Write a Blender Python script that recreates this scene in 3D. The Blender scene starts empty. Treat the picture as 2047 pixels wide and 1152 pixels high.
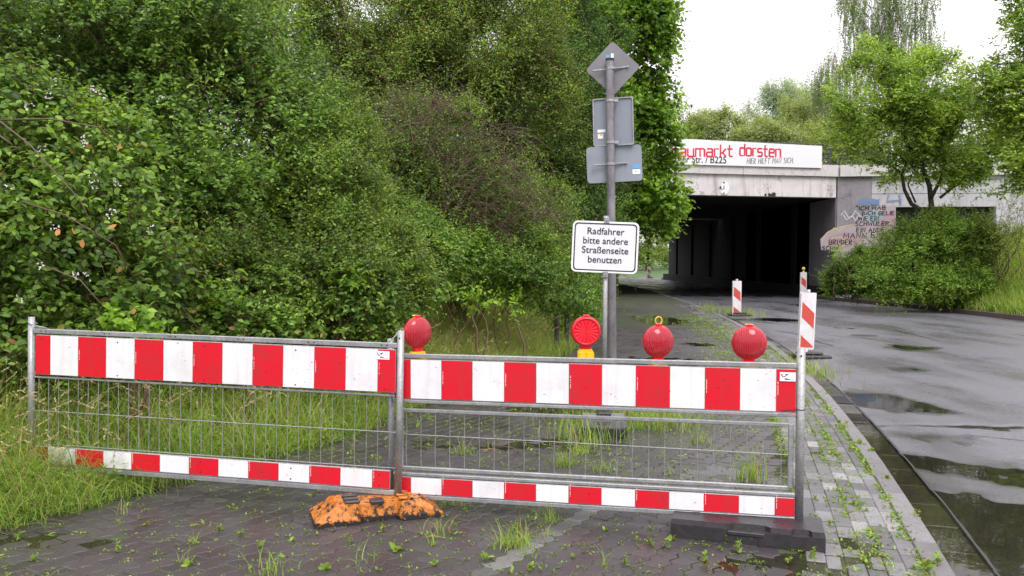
import bpy, math, random
import numpy as np
from mathutils import Matrix, Vector
C = bpy.context.scene
R = math.radians
rng = np.random.default_rng(7); random.seed(7)

# ------------------------------------------------------------ camera
FPX, CH = 1650.0, 1.55
cam = bpy.data.objects.new('camera', bpy.data.cameras.new('camera')); C.collection.objects.link(cam)
cam.data.sensor_width = 36; cam.data.lens = FPX/2047*36
cam.data.clip_start = 0.1; cam.data.clip_end = 2000
CM = Matrix.Translation((0, 0, CH)) @ (Matrix.Rotation(R(90-1.91), 4, 'X') @ Matrix.Rotation(R(0.4), 4, 'Z'))
cam.matrix_world = CM; C.camera = cam
# ------------------------------------------------------------ sky, sun, exposure
w = bpy.data.worlds.new('World'); C.world = w; w.use_nodes = True
nt = w.node_tree; nt.nodes.clear()
sky = nt.nodes.new('ShaderNodeTexSky'); sky.sky_type = 'NISHITA'; sky.sun_disc = False
sky.sun_elevation = R(55); sky.sun_rotation = R(160); sky.dust_density = 3
hs = nt.nodes.new('ShaderNodeHueSaturation'); hs.inputs['Saturation'].default_value = 0.15
mx = nt.nodes.new('ShaderNodeMix'); mx.data_type = 'RGBA'; mx.inputs[0].default_value = 0.8
mx.inputs[7].default_value = (9.75, 9.25, 9.95, 1)
bg = nt.nodes.new('ShaderNodeBackground'); bg.inputs[1].default_value = 0.12
ow = nt.nodes.new('ShaderNodeOutputWorld')
nt.links.new(sky.outputs[0], hs.inputs['Color']); nt.links.new(hs.outputs[0], mx.inputs[6])
tc = nt.nodes.new('ShaderNodeTexCoord'); sx = nt.nodes.new('ShaderNodeSeparateXYZ'); nt.links.new(tc.outputs['Generated'], sx.inputs[0])
mr = nt.nodes.new('ShaderNodeMapRange'); mr.inputs[1].default_value = 0; mr.inputs[2].default_value = 1; mr.inputs[3].default_value = .78; mr.inputs[4].default_value = 1.75; nt.links.new(sx.outputs[2], mr.inputs[0])
vm = nt.nodes.new('ShaderNodeVectorMath'); vm.operation = 'SCALE'; nt.links.new(mx.outputs[2], vm.inputs[0]); nt.links.new(mr.outputs[0], vm.inputs['Scale'])
nt.links.new(vm.outputs[0], bg.inputs[0]); nt.links.new(bg.outputs[0], ow.inputs[0])
sun = bpy.data.objects.new('sun', bpy.data.lights.new('sun', 'SUN')); C.collection.objects.link(sun)
sun.data.energy = 1.5; sun.data.angle = R(25); sun.data.color = (1, .98, .95)
sd = Vector((math.sin(R(160))*math.cos(R(55)), math.cos(R(160))*math.cos(R(55)), math.sin(R(55))))
sun.rotation_euler = sd.to_track_quat('Z', 'Y').to_euler()
C.view_settings.view_transform = 'Standard'; C.view_settings.look = 'None'
C.view_settings.exposure = 0.5; C.view_settings.gamma = 1
C.view_settings.use_curve_mapping = False

# ------------------------------------------------------------ helpers
def ray(px, py):
    return (CM.to_3x3() @ Vector(((px-1023.5)/FPX, -(py-576)/FPX, -1))).normalized()
def P(px, py, d):                       # the point seen at a pixel, d metres ahead
    r = ray(px, py); return Vector((0, 0, CH)) + r*(d/r.y)
def G(px, py, z=0.0):                   # the point of the level z seen at a pixel
    r = ray(px, py); return Vector((0, 0, CH)) + r*((z-CH)/r.z)
def wm(o):
    m = o.matrix_basis.copy()
    while o.parent: o = o.parent; m = o.matrix_basis @ m
    return m
def props(o, label=None, cat=None, group=None, kind=None):
    if label: o['label'] = label
    if cat: o['category'] = cat
    if group: o['group'] = group
    if kind: o['kind'] = kind
    return o
def empty(name, loc, label=None, cat=None, group=None, kind=None, mat=None):
    o = bpy.data.objects.new(name, None); C.collection.objects.link(o); o.empty_display_size = .1
    if mat is not None: o.matrix_basis = mat
    else: o.location = loc
    o.matrix_basis = o.matrix_basis.copy()
    return props(o, label, cat, group, kind)
def link(name, me, mat, parent=None, smooth=False, **k):
    if mat is not None and not me.materials: me.materials.append(mat)
    if smooth: me.polygons.foreach_set('use_smooth', np.ones(len(me.polygons), bool))
    o = bpy.data.objects.new(name, me); C.collection.objects.link(o)
    if parent: o.parent = parent
    return props(o, **k)
def npmesh(name, V, F):
    V = np.asarray(V, np.float32); F = np.asarray(F, np.int32)
    me = bpy.data.meshes.new(name); n, k = F.shape
    me.vertices.add(len(V)); me.vertices.foreach_set('co', V.ravel())
    me.loops.add(n*k); me.loops.foreach_set('vertex_index', F.ravel())
    me.polygons.add(n); me.polygons.foreach_set('loop_start', np.arange(n, dtype=np.int32)*k)
    me.update(calc_edges=True); return me
def loc_of(V, parent):
    V = np.asarray(V, float)
    if parent is None: return V
    m = np.array(wm(parent).inverted()); return V @ m[:3, :3].T + m[:3, 3]
def add_np(name, V, F, mat, parent=None, smooth=False, **k):     # world coordinates in
    return link(name, npmesh(name, loc_of(V, parent), F), mat, parent, smooth, **k)
class MB:                                # collects polygons
    def __init__(s): s.v = []; s.f = []
    def poly(s, pts):
        n = len(s.v); s.v += [tuple(p) for p in pts]; s.f.append(tuple(range(n, n+len(pts)))); return s
    def raw(s, vs, fs):
        n = len(s.v); s.v += [tuple(p) for p in vs]; s.f += [tuple(i+n for i in f) for f in fs]; return s
    def box(s, a, b, m=None, bev=0):
        x0, y0, z0 = a; x1, y1, z1 = b
        if bev:
            pts = []; fs = []
            e = bev
            ring = lambda z, i: [(x0+i+e, y0+i, z), (x1-i-e, y0+i, z), (x1-i, y0+i+e, z), (x1-i, y1-i-e, z), (x1-i-e, y1-i, z), (x0+i+e, y1-i, z), (x0+i, y1-i-e, z), (x0+i, y0+i+e, z)]
            for z, i in ((z0, e), (z0+e, 0), (z1-e, 0), (z1, e)): pts += ring(z, i)
            for k in range(3):
                for j in range(8): fs.append((k*8+j, k*8+(j+1) % 8, k*8+8+(j+1) % 8, k*8+8+j))
            fs.append(tuple(range(7, -1, -1))); fs.append(tuple(range(24, 32)))
        else:
            pts = [(x0, y0, z0), (x1, y0, z0), (x1, y1, z0), (x0, y1, z0), (x0, y0, z1), (x1, y0, z1), (x1, y1, z1), (x0, y1, z1)]
            fs = [(0, 3, 2, 1), (4, 5, 6, 7), (0, 1, 5, 4), (1, 2, 6, 5), (2, 3, 7, 6), (3, 0, 4, 7)]
        if m is not None: pts = [m @ Vector(p) for p in pts]
        return s.raw(pts, fs)
    def tube(s, pts, rad, n=8, cap=True):
        pts = [Vector(p) for p in pts]; k = len(pts)
        rad = [rad]*k if not hasattr(rad, '__len__') else rad
        base = len(s.v); up = None
        for i, p in enumerate(pts):
            t = (pts[min(i+1, k-1)]-pts[max(i-1, 0)]).normalized()
            if up is None: up = t.orthogonal().normalized()
            a = (up - t*up.dot(t)).normalized(); b = t.cross(a); up = a
            for j in range(n):
                q = 2*math.pi*j/n; s.v.append(tuple(p+(a*math.cos(q)+b*math.sin(q))*rad[i]))
        for i in range(k-1):
            for j in range(n):
                s.f.append((base+i*n+j, base+i*n+(j+1) % n, base+i*n+n+(j+1) % n, base+i*n+n+j))
        if cap:
            s.f.append(tuple(base+j for j in range(n-1, -1, -1))); s.f.append(tuple(base+(k-1)*n+j for j in range(n)))
        return s
    def lathe(s, prof, m, n=24):         # prof (r, z) round local z
        base = len(s.v)
        for r, z in prof:
            for j in range(n):
                q = 2*math.pi*j/n; s.v.append(tuple(m @ Vector((r*math.cos(q), r*math.sin(q), z))))
        for i in range(len(prof)-1):
            for j in range(n):
                s.f.append((base+i*n+j, base+i*n+(j+1) % n, base+i*n+n+(j+1) % n, base+i*n+n+j))
        return s
    def ext(s, out, th, m):              # outline in local xz, extruded along local y 0..th
        n = len(out); a = [m @ Vector((x, 0, z)) for x, z in out]; b = [m @ Vector((x, th, z)) for x, z in out]
        return s.raw(a+b, [tuple(range(n)), tuple(range(2*n-1, n-1, -1))] + [(i, i+n, (i+1) % n+n, (i+1) % n) for i in range(n)])
    def me(s, name, parent=None, local=False):
        me = bpy.data.meshes.new(name)
        V = s.v if (local or parent is None) else loc_of(s.v, parent).tolist()
        me.from_pydata(V, [], s.f); me.update(); return me
    def build(s, name, mat, parent=None, smooth=False, local=False, **k):
        return link(name, s.me(name, parent, local), mat, parent, smooth, **k)
def rrect(w_, h_, r, n=5, cx=0, cz=0):
    o = []
    for sx, sz, a0 in ((1, -1, -90), (1, 1, 0), (-1, 1, 90), (-1, -1, 180)):
        for i in range(n+1):
            a = R(a0+90*i/n); o.append((cx+sx*(w_/2-r)+r*math.cos(a), cz+sz*(h_/2-r)+r*math.sin(a)))
    return o

# ------------------------------------------------------------ materials
def mat(name, col=(.5, .5, .5), rough=.6, metal=0, spec=.5, build=None, trans=0):
    m = bpy.data.materials.new(name); m.use_nodes = True; n = m.node_tree.nodes; l = m.node_tree.links
    b = n['Principled BSDF']; b.inputs['Base Color'].default_value = (*col, 1)
    b.inputs['Roughness'].default_value = rough; b.inputs['Metallic'].default_value = metal
    b.inputs['Specular IOR Level'].default_value = spec
    if build: build(n, l, b)
    return m
def coords(n, l, scale=(1, 1, 1), world=True):
    mp = n.new('ShaderNodeMapping'); mp.inputs['Scale'].default_value = scale
    if world: g = n.new('ShaderNodeNewGeometry'); l.new(g.outputs['Position'], mp.inputs[0])
    else: g = n.new('ShaderNodeTexCoord'); l.new(g.outputs['Object'], mp.inputs[0])
    return mp.outputs[0]
def noise(n, l, vec, scale, detail=4, rough=.55):
    t = n.new('ShaderNodeTexNoise'); t.inputs['Scale'].default_value = scale
    t.inputs['Detail'].default_value = detail; t.inputs['Roughness'].default_value = rough
    if vec is not None: l.new(vec, t.inputs['Vector'])
    return t.outputs['Fac']
def ramp(n, l, fac, stops):
    r = n.new('ShaderNodeValToRGB'); e = r.color_ramp.elements
    while len(e) < len(stops): e.new(.5)
    for i, (p, c) in enumerate(stops):
        e[i].position = p; e[i].color = (*c, 1) if hasattr(c, '__len__') else (c, c, c, 1)
    l.new(fac, r.inputs[0]); return r.outputs[0]
def mixc(n, l, fac, a, b, mode='MIX'):
    m = n.new('ShaderNodeMix'); m.data_type = 'RGBA'; m.blend_type = mode
    for i, v in ((0, fac), (6, a), (7, b)):
        if hasattr(v, 'is_output') or hasattr(v, 'node'): l.new(v, m.inputs[i])
        elif i: m.inputs[i].default_value = (*v, 1)
        else: m.inputs[0].default_value = v
    return m.outputs[2]
def mth(n, l, op, a, b=0.0, c=None):
    m = n.new('ShaderNodeMath'); m.operation = op
    for i, v in enumerate((a, b) if c is None else (a, b, c)):
        if hasattr(v, 'node'): l.new(v, m.inputs[i])
        else: m.inputs[i].default_value = v
    return m.outputs[0]
def bump(n, l, b, h, strength=.3, dist=.01):
    u = n.new('ShaderNodeBump'); u.inputs['Strength'].default_value = strength; u.inputs['Distance'].default_value = dist
    l.new(h, u.inputs['Height']); l.new(u.outputs[0], b.inputs['Normal'])
def rnd(n, l):                           # random per separate piece, whether joined or an object of its own
    g = n.new('ShaderNodeNewGeometry'); o = n.new('ShaderNodeObjectInfo')
    return mth(n, l, 'FRACT', mth(n, l, 'ADD', g.outputs['Random Per Island'], o.outputs['Random']))

def leaf_mat(name, dark, mid, light, rough=.4, tr=.38, odd=None):
    def f(n, l, b):
        r = rnd(n, l); big = noise(n, l, coords(n, l), .9, 2)
        fac = mth(n, l, 'ADD', mth(n, l, 'MULTIPLY', r, .62), mth(n, l, 'MULTIPLY', mth(n, l, 'SUBTRACT', big, .3), .95))
        st = [(0.02, dark), (.5, mid), (.92, light)]
        col = ramp(n, l, fac, st)
        if odd:
            k = mth(n, l, 'GREATER_THAN', mth(n, l, 'FRACT', mth(n, l, 'MULTIPLY', r, 37.)), 1-odd[1]); col = mixc(n, l, k, col, odd[0])
        l.new(col, b.inputs['Base Color'])
        t = n.new('ShaderNodeBsdfTranslucent'); l.new(mixc(n, l, 1, col, (1.8, 1.75, .7), 'MULTIPLY'), t.inputs[0])
        s = n.new('ShaderNodeMixShader'); s.inputs[0].default_value = tr
        l.new(b.outputs[0], s.inputs[1]); l.new(t.outputs[0], s.inputs[2]); l.new(s.outputs[0], n['Material Output'].inputs[0])
    return mat(name, rough=rough, build=f, spec=.22)
M = {}
M['bramble'] = leaf_mat('bramble_leaf', (0.018, 0.039, 0.006), (0.099, 0.187, 0.027), (0.321, 0.502, 0.078), odd=((.28, .17, .05), .012))
M['privet'] = leaf_mat('privet_leaf', (0.020, 0.038, 0.007), (0.089, 0.177, 0.029), (0.277, 0.445, 0.074))
M['lime'] = leaf_mat('young_leaf', (0.120, 0.240, 0.036), (0.264, 0.432, 0.048), (0.480, 0.624, 0.084))
M['maple'] = leaf_mat('maple_leaf', (0.023, 0.051, 0.006), (0.125, 0.234, 0.024), (0.373, 0.566, 0.070))
M['hawthorn'] = leaf_mat('hawthorn_leaf', (0.027, 0.051, 0.008), (0.131, 0.215, 0.028), (0.341, 0.495, 0.079), odd=((.2, .13, .07), .10))
M['darktree'] = leaf_mat('dark_tree_leaf', (0.019, 0.046, 0.011), (0.082, 0.163, 0.035), (0.206, 0.340, 0.072))
M['oak'] = leaf_mat('oak_leaf', (0.028, 0.061, 0.009), (0.172, 0.276, 0.039), (0.461, 0.622, 0.110))
M['birch'] = leaf_mat('birch_leaf', (0.078, 0.130, 0.052), (0.143, 0.221, 0.078), (0.234, 0.325, 0.117))
M['silver'] = leaf_mat('silver_leaf', (0.208, 0.273, 0.221), (0.312, 0.390, 0.312), (0.468, 0.546, 0.455), rough=.6)
M['midtree'] = leaf_mat('mid_tree_leaf', (0.081, 0.127, 0.029), (0.196, 0.276, 0.057), (0.368, 0.460, 0.115))
M['hazetree'] = leaf_mat('haze_lightened_leaf', (.15, .19, .07), (.27, .34, .13), (.42, .48, .2))  # leaf colour lightened to stand in for haze on the far trees
M['shrub'] = leaf_mat('shrub_leaf', (0.021, 0.044, 0.007), (0.107, 0.193, 0.028), (0.322, 0.488, 0.070))
M['grass'] = leaf_mat('grass_blade', (0.072, 0.144, 0.018), (0.192, 0.324, 0.048), (0.396, 0.516, 0.120), tr=.35, odd=((.36, .30, .14), .16))
M['litgrass'] = leaf_mat('lit_grass_blade', (.13, .2, .04), (.28, .38, .08), (.48, .52, .2), tr=.35, odd=((.5, .42, .25), .2))  # grass lightened in colour so the shaded bank slope looks lit
M['hay'] = leaf_mat('seed_head', (.30, .23, .13), (.42, .34, .2), (.55, .46, .3), rough=.8)
M['weed'] = leaf_mat('weed_leaf', (.07, .13, .02), (.16, .26, .035), (.30, .42, .07), tr=.3, odd=((.2, .13, .05), .06))
M['flower'] = mat('flower_petal', (.78, .74, .76), .7)
M['deadleaf'] = mat('dead_leaf', (.35, .16, .04), .7)
def barkf(n, l, b):
    f = noise(n, l, coords(n, l, (1, 1, .25)), 14, 5)
    l.new(ramp(n, l, f, [(.3, (.018, .016, .012)), (.7, (.07, .06, .045))]), b.inputs['Base Color']); bump(n, l, b, f, .6, .03)
M['bark'] = mat('bark', rough=.85, build=barkf)
M['birchbark'] = mat('birch_bark', rough=.7, build=lambda n, l, b: l.new(ramp(n, l, noise(n, l, coords(n, l, (1, 1, 4)), 3), [(.42, (.08, .07, .06)), (.5, (.5, .47, .44))]), b.inputs['Base Color']))
M['stem'] = mat('bramble_stem', (.10, .06, .038), .6)
M['twig'] = mat('dry_twig', (.13, .08, .05), .75)
def galvf(n, l, b):
    c = coords(n, l, world=False)
    f = noise(n, l, c, 60, 6, .7); g = noise(n, l, c, 9, 3)
    l.new(mixc(n, l, ramp(n, l, g, [(.35, 0), (.7, 1)]), ramp(n, l, f, [(.25, (.2, .205, .21)), (.75, (.42, .43, .44))]), ramp(n, l, f, [(.25, (.27, .26, .25)), (.75, (.5, .5, .51))])), b.inputs['Base Color'])
    l.new(ramp(n, l, g, [(.3, .38), (.7, .6)]), b.inputs['Roughness']); bump(n, l, b, f, .12, .002)
M['galv'] = mat('galvanised_steel', rough=.5, metal=.55, build=galvf)
def filmf(base, dirt):
    def f(n, l, b):
        c = coords(n, l, world=False)
        g = ramp(n, l, noise(n, l, c, 5, 8, .7), [(.46, 0), (.7, .6)]); s = ramp(n, l, noise(n, l, coords(n, l, (30, 30, 60), False), 1.3, 3, .5), [(.70, 0), (.74, .9)])
        st = ramp(n, l, noise(n, l, coords(n, l, (26, 26, 1.5), False), 1, 4, .6), [(.48, 0), (.75, .5)])
        col = mixc(n, l, g, base, dirt); col = mixc(n, l, st, col, dirt); col = mixc(n, l, s, col, tuple(x*.35 for x in dirt))
        l.new(col, b.inputs['Base Color'])
    return f
M['red'] = mat('red_film', rough=.32, build=filmf((.66, .006, .022), (.42, .03, .035)))
M['white'] = mat('white_film', rough=.35, build=filmf((.80, .79, .82), (.60, .58, .57)))
M['oldred'] = mat('faded_red_film', rough=.5, build=filmf((.55, .05, .035), (.4, .12, .09)))
M['oldwhite'] = mat('faded_white_film', rough=.5, build=filmf((.70, .67, .68), (.42, .40, .36)))
M['label'] = mat('label_white', (.85, .85, .87), .5)
M['ink'] = mat('black_ink', (.015, .015, .02), .5)
M['blueink'] = mat('blue_print', (.12, .35, .6), .5)
M['yellowink'] = mat('yellow_print', (.7, .5, .04), .5)
M['bannerred'] = mat('banner_red', (.62, .03, .07), .5)
M['signback'] = mat('grey_sign_back', rough=.5, build=lambda n, l, b: l.new(ramp(n, l, noise(n, l, coords(n, l), 4, 5), [(.3, (.20, .225, .26)), (.7, (.27, .295, .33))]), b.inputs['Base Color']))
M['diamond'] = mat('diamond_sign_back', rough=.55, build=lambda n, l, b: l.new(ramp(n, l, noise(n, l, coords(n, l), 4, 5), [(.3, (.17, .165, .18)), (.7, (.22, .215, .23))]), b.inputs['Base Color']))
M['signface'] = mat('sign_face', (.74, .73, .79), .35)
M['pole'] = mat('weathered_pole', metal=.4, rough=.5, build=lambda n, l, b: l.new(ramp(n, l, noise(n, l, coords(n, l, (1, 1, .6)), 9, 6, .7), [(.3, (.13, .12, .125)), (.7, (.30, .29, .31))]), b.inputs['Base Color']))
M['blackrubber'] = mat('black_recycled_plastic', rough=.42, build=lambda n, l, b: (l.new(ramp(n, l, noise(n, l, coords(n, l), 30, 6, .7), [(.3, (.018, .016, .019)), (.6, (.035, .031, .035)), (.76, (.05, .035, .035))]), b.inputs['Base Color']), bump(n, l, b, noise(n, l, coords(n, l), 90, 4), .25, .003)))
M['greyrubber'] = mat('grey_recycled_plastic', rough=.4, build=lambda n, l, b: l.new(ramp(n, l, noise(n, l, coords(n, l), 20, 5), [(.3, (.13, .125, .14)), (.7, (.2, .19, .22))]), b.inputs['Base Color']))
def orf(n, l, b):
    c = coords(n, l)
    k = noise(n, l, c, 26, 9, .72)
    g = n.new('ShaderNodeNewGeometry'); sp = n.new('ShaderNodeSeparateXYZ'); l.new(g.outputs['Position'], sp.inputs[0])
    h = mth(n, l, 'MULTIPLY', mth(n, l, 'SUBTRACT', .03, sp.outputs[2]), 4.)
    kk = mth(n, l, 'SUBTRACT', k, mth(n, l, 'MAXIMUM', h, -.06))
    e = ramp(n, l, kk, [(.500, 0), (.518, 1)])
    l.new(mixc(n, l, e, (.022, .018, .018), ramp(n, l, noise(n, l, c, 40, 3), [(.3, (.36, .11, .012)), (.7, (.56, .19, .02))])), b.inputs['Base Color'])
    bump(n, l, b, e, .5, .003)
M['orange'] = mat('worn_orange_paint', rough=.4, build=orf)
def lensf(n, l, b):
    c = coords(n, l, world=False); sp = n.new('ShaderNodeSeparateXYZ'); l.new(c, sp.inputs[0])
    v = mth(n, l, 'SINE', mth(n, l, 'MULTIPLY', sp.outputs[0], 520)); z = mth(n, l, 'SINE', mth(n, l, 'MULTIPLY', sp.outputs[2], 1300))
    up = mth(n, l, 'GREATER_THAN', sp.outputs[2], -.02)
    bump(n, l, b, mth(n, l, 'ADD', mth(n, l, 'MULTIPLY', v, 1.2), mth(n, l, 'MULTIPLY', z, .5)), 1, .0020)
    b.inputs['Coat Weight'].default_value = 1; b.inputs['Coat Roughness'].default_value = .04
    t = n.new('ShaderNodeBsdfTranslucent'); t.inputs[0].default_value = (1, .02, .05, 1); l.new(b.inputs['Normal'].links[0].from_socket, t.inputs['Normal'])
    s = n.new('ShaderNodeMixShader'); s.inputs[0].default_value = .38
    l.new(b.outputs[0], s.inputs[1]); l.new(t.outputs[0], s.inputs[2]); l.new(s.outputs[0], n['Material Output'].inputs[0])
M['lens'] = mat('red_lens', (.62, .003, .03), .1, build=lensf)
M['lampred'] = mat('red_lamp_body', (.68, .006, .02), .25)
M['yellow'] = mat('yellow_plastic', (.72, .46, .01), .35)
M['dark'] = mat('dark_metal', (.02, .02, .022), .5)
M['tar'] = mat('tar', (.012, .012, .013), .3)
def pavef(cols, moss=0, lo=.16, hi=.5):
    def f(n, l, b):
        c = coords(n, l); r = rnd(n, l); f1 = noise(n, l, c, 45, 8, .75); wet = noise(n, l, c, 1.1, 4, .6)
        col = ramp(n, l, r, [(0, cols[0]), (.5, cols[1]), (.97, cols[2])])
        col = mixc(n, l, ramp(n, l, f1, [(.35, .55), (.65, 0)]), col, tuple(x*.55 for x in cols[0]))
        col = mixc(n, l, ramp(n, l, noise(n, l, c, 150, 2), [(.69, 0), (.73, .6)]), col, (.34, .31, .30))
        col = mixc(n, l, ramp(n, l, noise(n, l, c, 2.2, 5, .65), [(.5, 0), (.72, .45)]), col, (.04, .05, .02))
        l.new(col, b.inputs['Base Color']); l.new(ramp(n, l, wet, [(.35, lo), (.62, hi)]), b.inputs['Roughness'])
        bump(n, l, b, f1, .5, .004)
    return f
M['paver'] = mat('dark_wavy_paver', spec=.5, build=pavef(((.038, .031, .034), (.050, .042, .045), (.066, .056, .058)), lo=.24, hi=.6))
M['line'] = mat('worn_line_paver', spec=.5, build=pavef(((.07, .066, .067), (.12, .115, .116), (.21, .204, .205)), lo=.25, hi=.6))
M['pale'] = mat('pale_paver', spec=.5, build=pavef(((.085, .08, .088), (.115, .11, .118), (.19, .18, .185)), lo=.16, hi=.5))
M['paint'] = mat('worn_white_paver', spec=.5, build=pavef(((.12, .115, .117), (.20, .194, .196), (.32, .312, .315)), lo=.25, hi=.6))
def soilf(n, l, b):
    c = coords(n, l); f = noise(n, l, c, 12, 8, .7); g = noise(n, l, c, 1.6, 4)
    col = mixc(n, l, ramp(n, l, g, [(.42, 0), (.58, .8)]), ramp(n, l, f, [(.3, (.018, .014, .011)), (.7, (.05, .042, .034))]), ramp(n, l, f, [(.3, (.022, .035, .01)), (.7, (.06, .09, .025))]))
    l.new(col, b.inputs['Base Color']); bump(n, l, b, f, .7, .02)
M['joint'] = mat('joint_earth_and_moss', rough=.75, build=soilf)
M['soil'] = mat('leaf_litter_soil', rough=.85, build=soilf)
def asphf(n, l, b):
    c = coords(n, l); f = noise(n, l, c, 120, 3, .7); f2 = noise(n, l, c, 28, 5, .7); g = noise(n, l, coords(n, l, (1, .4, 1)), .6, 6, .62); v = n.new('ShaderNodeTexVoronoi'); v.inputs['Scale'].default_value = 95; l.new(c, v.inputs['Vector'])
    sp = n.new('ShaderNodeSeparateXYZ'); l.new(c, sp.inputs[0])
    wet = mth(n, l, 'MULTIPLY', mth(n, l, 'ADD', sp.outputs[2], .1035), -170.); wet = mth(n, l, 'ADD', wet, mth(n, l, 'MULTIPLY', mth(n, l, 'SUBTRACT', f2, .5), .9)); wet = mth(n, l, 'MINIMUM', mth(n, l, 'MAXIMUM', wet, 0.), 1.)
    col = ramp(n, l, f, [(.3, (.07, .068, .080)), (.58, (.15, .145, .168)), (.72, (.33, .325, .35))])
    col = mixc(n, l, ramp(n, l, f2, [(.35, .5), (.6, 0)]), col, (.06, .056, .064))
    col = mixc(n, l, ramp(n, l, g, [(.48, 0), (.62, .55)]), col, (.055, .048, .05))
    col = mixc(n, l, mth(n, l, 'MULTIPLY', wet, .7), col, (.03, .026, .026))
    l.new(col, b.inputs['Base Color']); r = ramp(n, l, g, [(.36, .46), (.5, .34), (.64, .20)])
    rr = n.new('ShaderNodeMix'); l.new(wet, rr.inputs[0]); l.new(r, rr.inputs[2]); rr.inputs[3].default_value = .06; l.new(rr.outputs[0], b.inputs['Roughness'])
    u = n.new('ShaderNodeBump'); u.inputs['Distance'].default_value = .007; l.new(mth(n, l, 'ADD', v.outputs['Distance'], mth(n, l, 'MULTIPLY', f2, .6)), u.inputs['Height']); l.new(mth(n, l, 'SUBTRACT', .42, mth(n, l, 'MULTIPLY', wet, .38)), u.inputs['Strength']); l.new(u.outputs[0], b.inputs['Normal'])
M['asphalt'] = mat('wet_asphalt', spec=.5, build=asphf)
M['kerb'] = mat('kerb_granite', build=pavef(((.13, .12, .125), (.17, .158, .163), (.22, .208, .21)), lo=.3, hi=.6))
M['farkerb'] = mat('dark_kerb_stone', build=pavef(((.07, .05, .045), (.09, .065, .06), (.12, .09, .085)), lo=.4, hi=.7))
M['gutter'] = mat('gutter_stone', build=pavef(((.045, .04, .04), (.065, .055, .055), (.1, .09, .085)), lo=.15, hi=.4))
def waterf(n, l, b):
    t = n.new('ShaderNodeBsdfTransparent'); t.inputs[0].default_value = (.75, .73, .62, 1)
    s = n.new('ShaderNodeMixShader'); fr = n.new('ShaderNodeFresnel'); fr.inputs[0].default_value = 1.33
    gl = n.new('ShaderNodeBsdfGlossy'); gl.inputs['Roughness'].default_value = .015
    u = n.new('ShaderNodeBump'); u.inputs['Strength'].default_value = .12; u.inputs['Distance'].default_value = .004
    l.new(noise(n, l, coords(n, l, (9, 9, 9)), 1, 2), u.inputs['Height']); l.new(u.outputs[0], gl.inputs['Normal'])
    l.new(fr.outputs[0], s.inputs[0]); l.new(t.outputs[0], s.inputs[1]); l.new(gl.outputs[0], s.inputs[2]); l.new(s.outputs[0], n['Material Output'].inputs[0])
M['water'] = mat('rain_water', build=waterf)
def concf(a, b_, streak=.5, dirt=(.12, .10, .085)):
    def f(n, l, b):
        c = coords(n, l); f1 = noise(n, l, c, 2.2, 8, .68); f2 = noise(n, l, coords(n, l, (5, 5, .35)), 1, 5, .65)
        col = ramp(n, l, f1, [(.3, a), (.7, b_)]); col = mixc(n, l, ramp(n, l, f2, [(.52, 0), (.72, streak)]), col, dirt)
        cr = n.new('ShaderNodeTexVoronoi'); cr.feature = 'DISTANCE_TO_EDGE'; cr.inputs['Scale'].default_value = .55
        wv = n.new('ShaderNodeVectorMath'); nn = n.new('ShaderNodeTexNoise'); nn.inputs['Scale'].default_value = 2; l.new(c, nn.inputs['Vector'])
        l.new(c, wv.inputs[0]); l.new(nn.outputs['Color'], wv.inputs[1]); l.new(wv.outputs[0], cr.inputs['Vector'])
        col = mixc(n, l, ramp(n, l, cr.outputs['Distance'], [(.0, .55), (.012, 0)]), col, tuple(x*.5 for x in dirt))
        l.new(col, b.inputs['Base Color']); bump(n, l, b, noise(n, l, c, 14, 6, .7), .3, .02)
    return f
M['beam'] = mat('stained_bridge_concrete', rough=.8, build=concf((.60, .56, .56), (.74, .70, .70), .75, (.27, .22, .20)))
M['cornice'] = mat('cornice_concrete', rough=.8, build=concf((.54, .51, .51), (.64, .61, .60), .2, (.28, .25, .23)))
M['wallgrey'] = mat('grey_wall_concrete', rough=.85, build=concf((.23, .21, .235), (.31, .285, .31), .5, (.15, .13, .14)))
M['wallwhite'] = mat('pale_wall_concrete', rough=.8, build=concf((.42, .41, .44), (.55, .54, .57), .4, (.28, .26, .27)))
M['tunnel'] = mat('shade_darkened_concrete', rough=.9, build=concf((.009, .008, .009), (.018, .016, .018), .6, (.007, .006, .006)))  # concrete colour darkened to carry the shade inside the underpass
M['void'] = mat('recess_concrete', (.05, .05, .05), .9)
M['banner'] = mat('banner_sheet', (.80, .79, .82), .5)
M['railing'] = mat('railing_paint', (.05, .055, .06), .5)
for k, c in dict(gpink=(.42, .28, .32), gpink2=(.42, .35, .38), gblack=(.02, .02, .025), gblue=(.16, .25, .42), gwhite=(.6, .6, .62), gcyan=(.28, .38, .42), gyellow=(.55, .5, .25)).items(): M[k] = mat('graffiti_'+k[1:], c, .7)

# ------------------------------------------------------------ place geometry: path edges
KP = [(1960, 1240), (1914, 1152), (1795, 972), (1724, 873), (1658, 805), (1628, 754), (1545, 685), (1480, 650), (1400, 614), (1330, 590)]
kw = [G(*p) for p in KP]; KY = np.array([p.y for p in kw]+[90.]); KX = np.array([p.x for p in kw]+[7.6])
LP = [(-260, 1130), (0, 1062), (330, 975), (560, 915), (700, 880), (810, 825), (1040, 745), (1130, 705), (1195, 640), (1228, 592)]
lw = [G(*p) for p in LP]; LY = np.array([p.y for p in lw]+[90.]); LX = np.array([p.x for p in lw]+[4.9])
i = np.argsort(LY); LY = LY[i]; LX = LX[i]; i = np.argsort(KY); KY = KY[i]; KX = KX[i]
_ys = np.linspace(2.5, 90, 900)
def smooth(Y, X):
    v = np.interp(_ys, Y, X)
    k = np.ones(9)/9; return np.convolve(np.pad(v, 4, 'edge'), k, 'valid')
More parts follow.
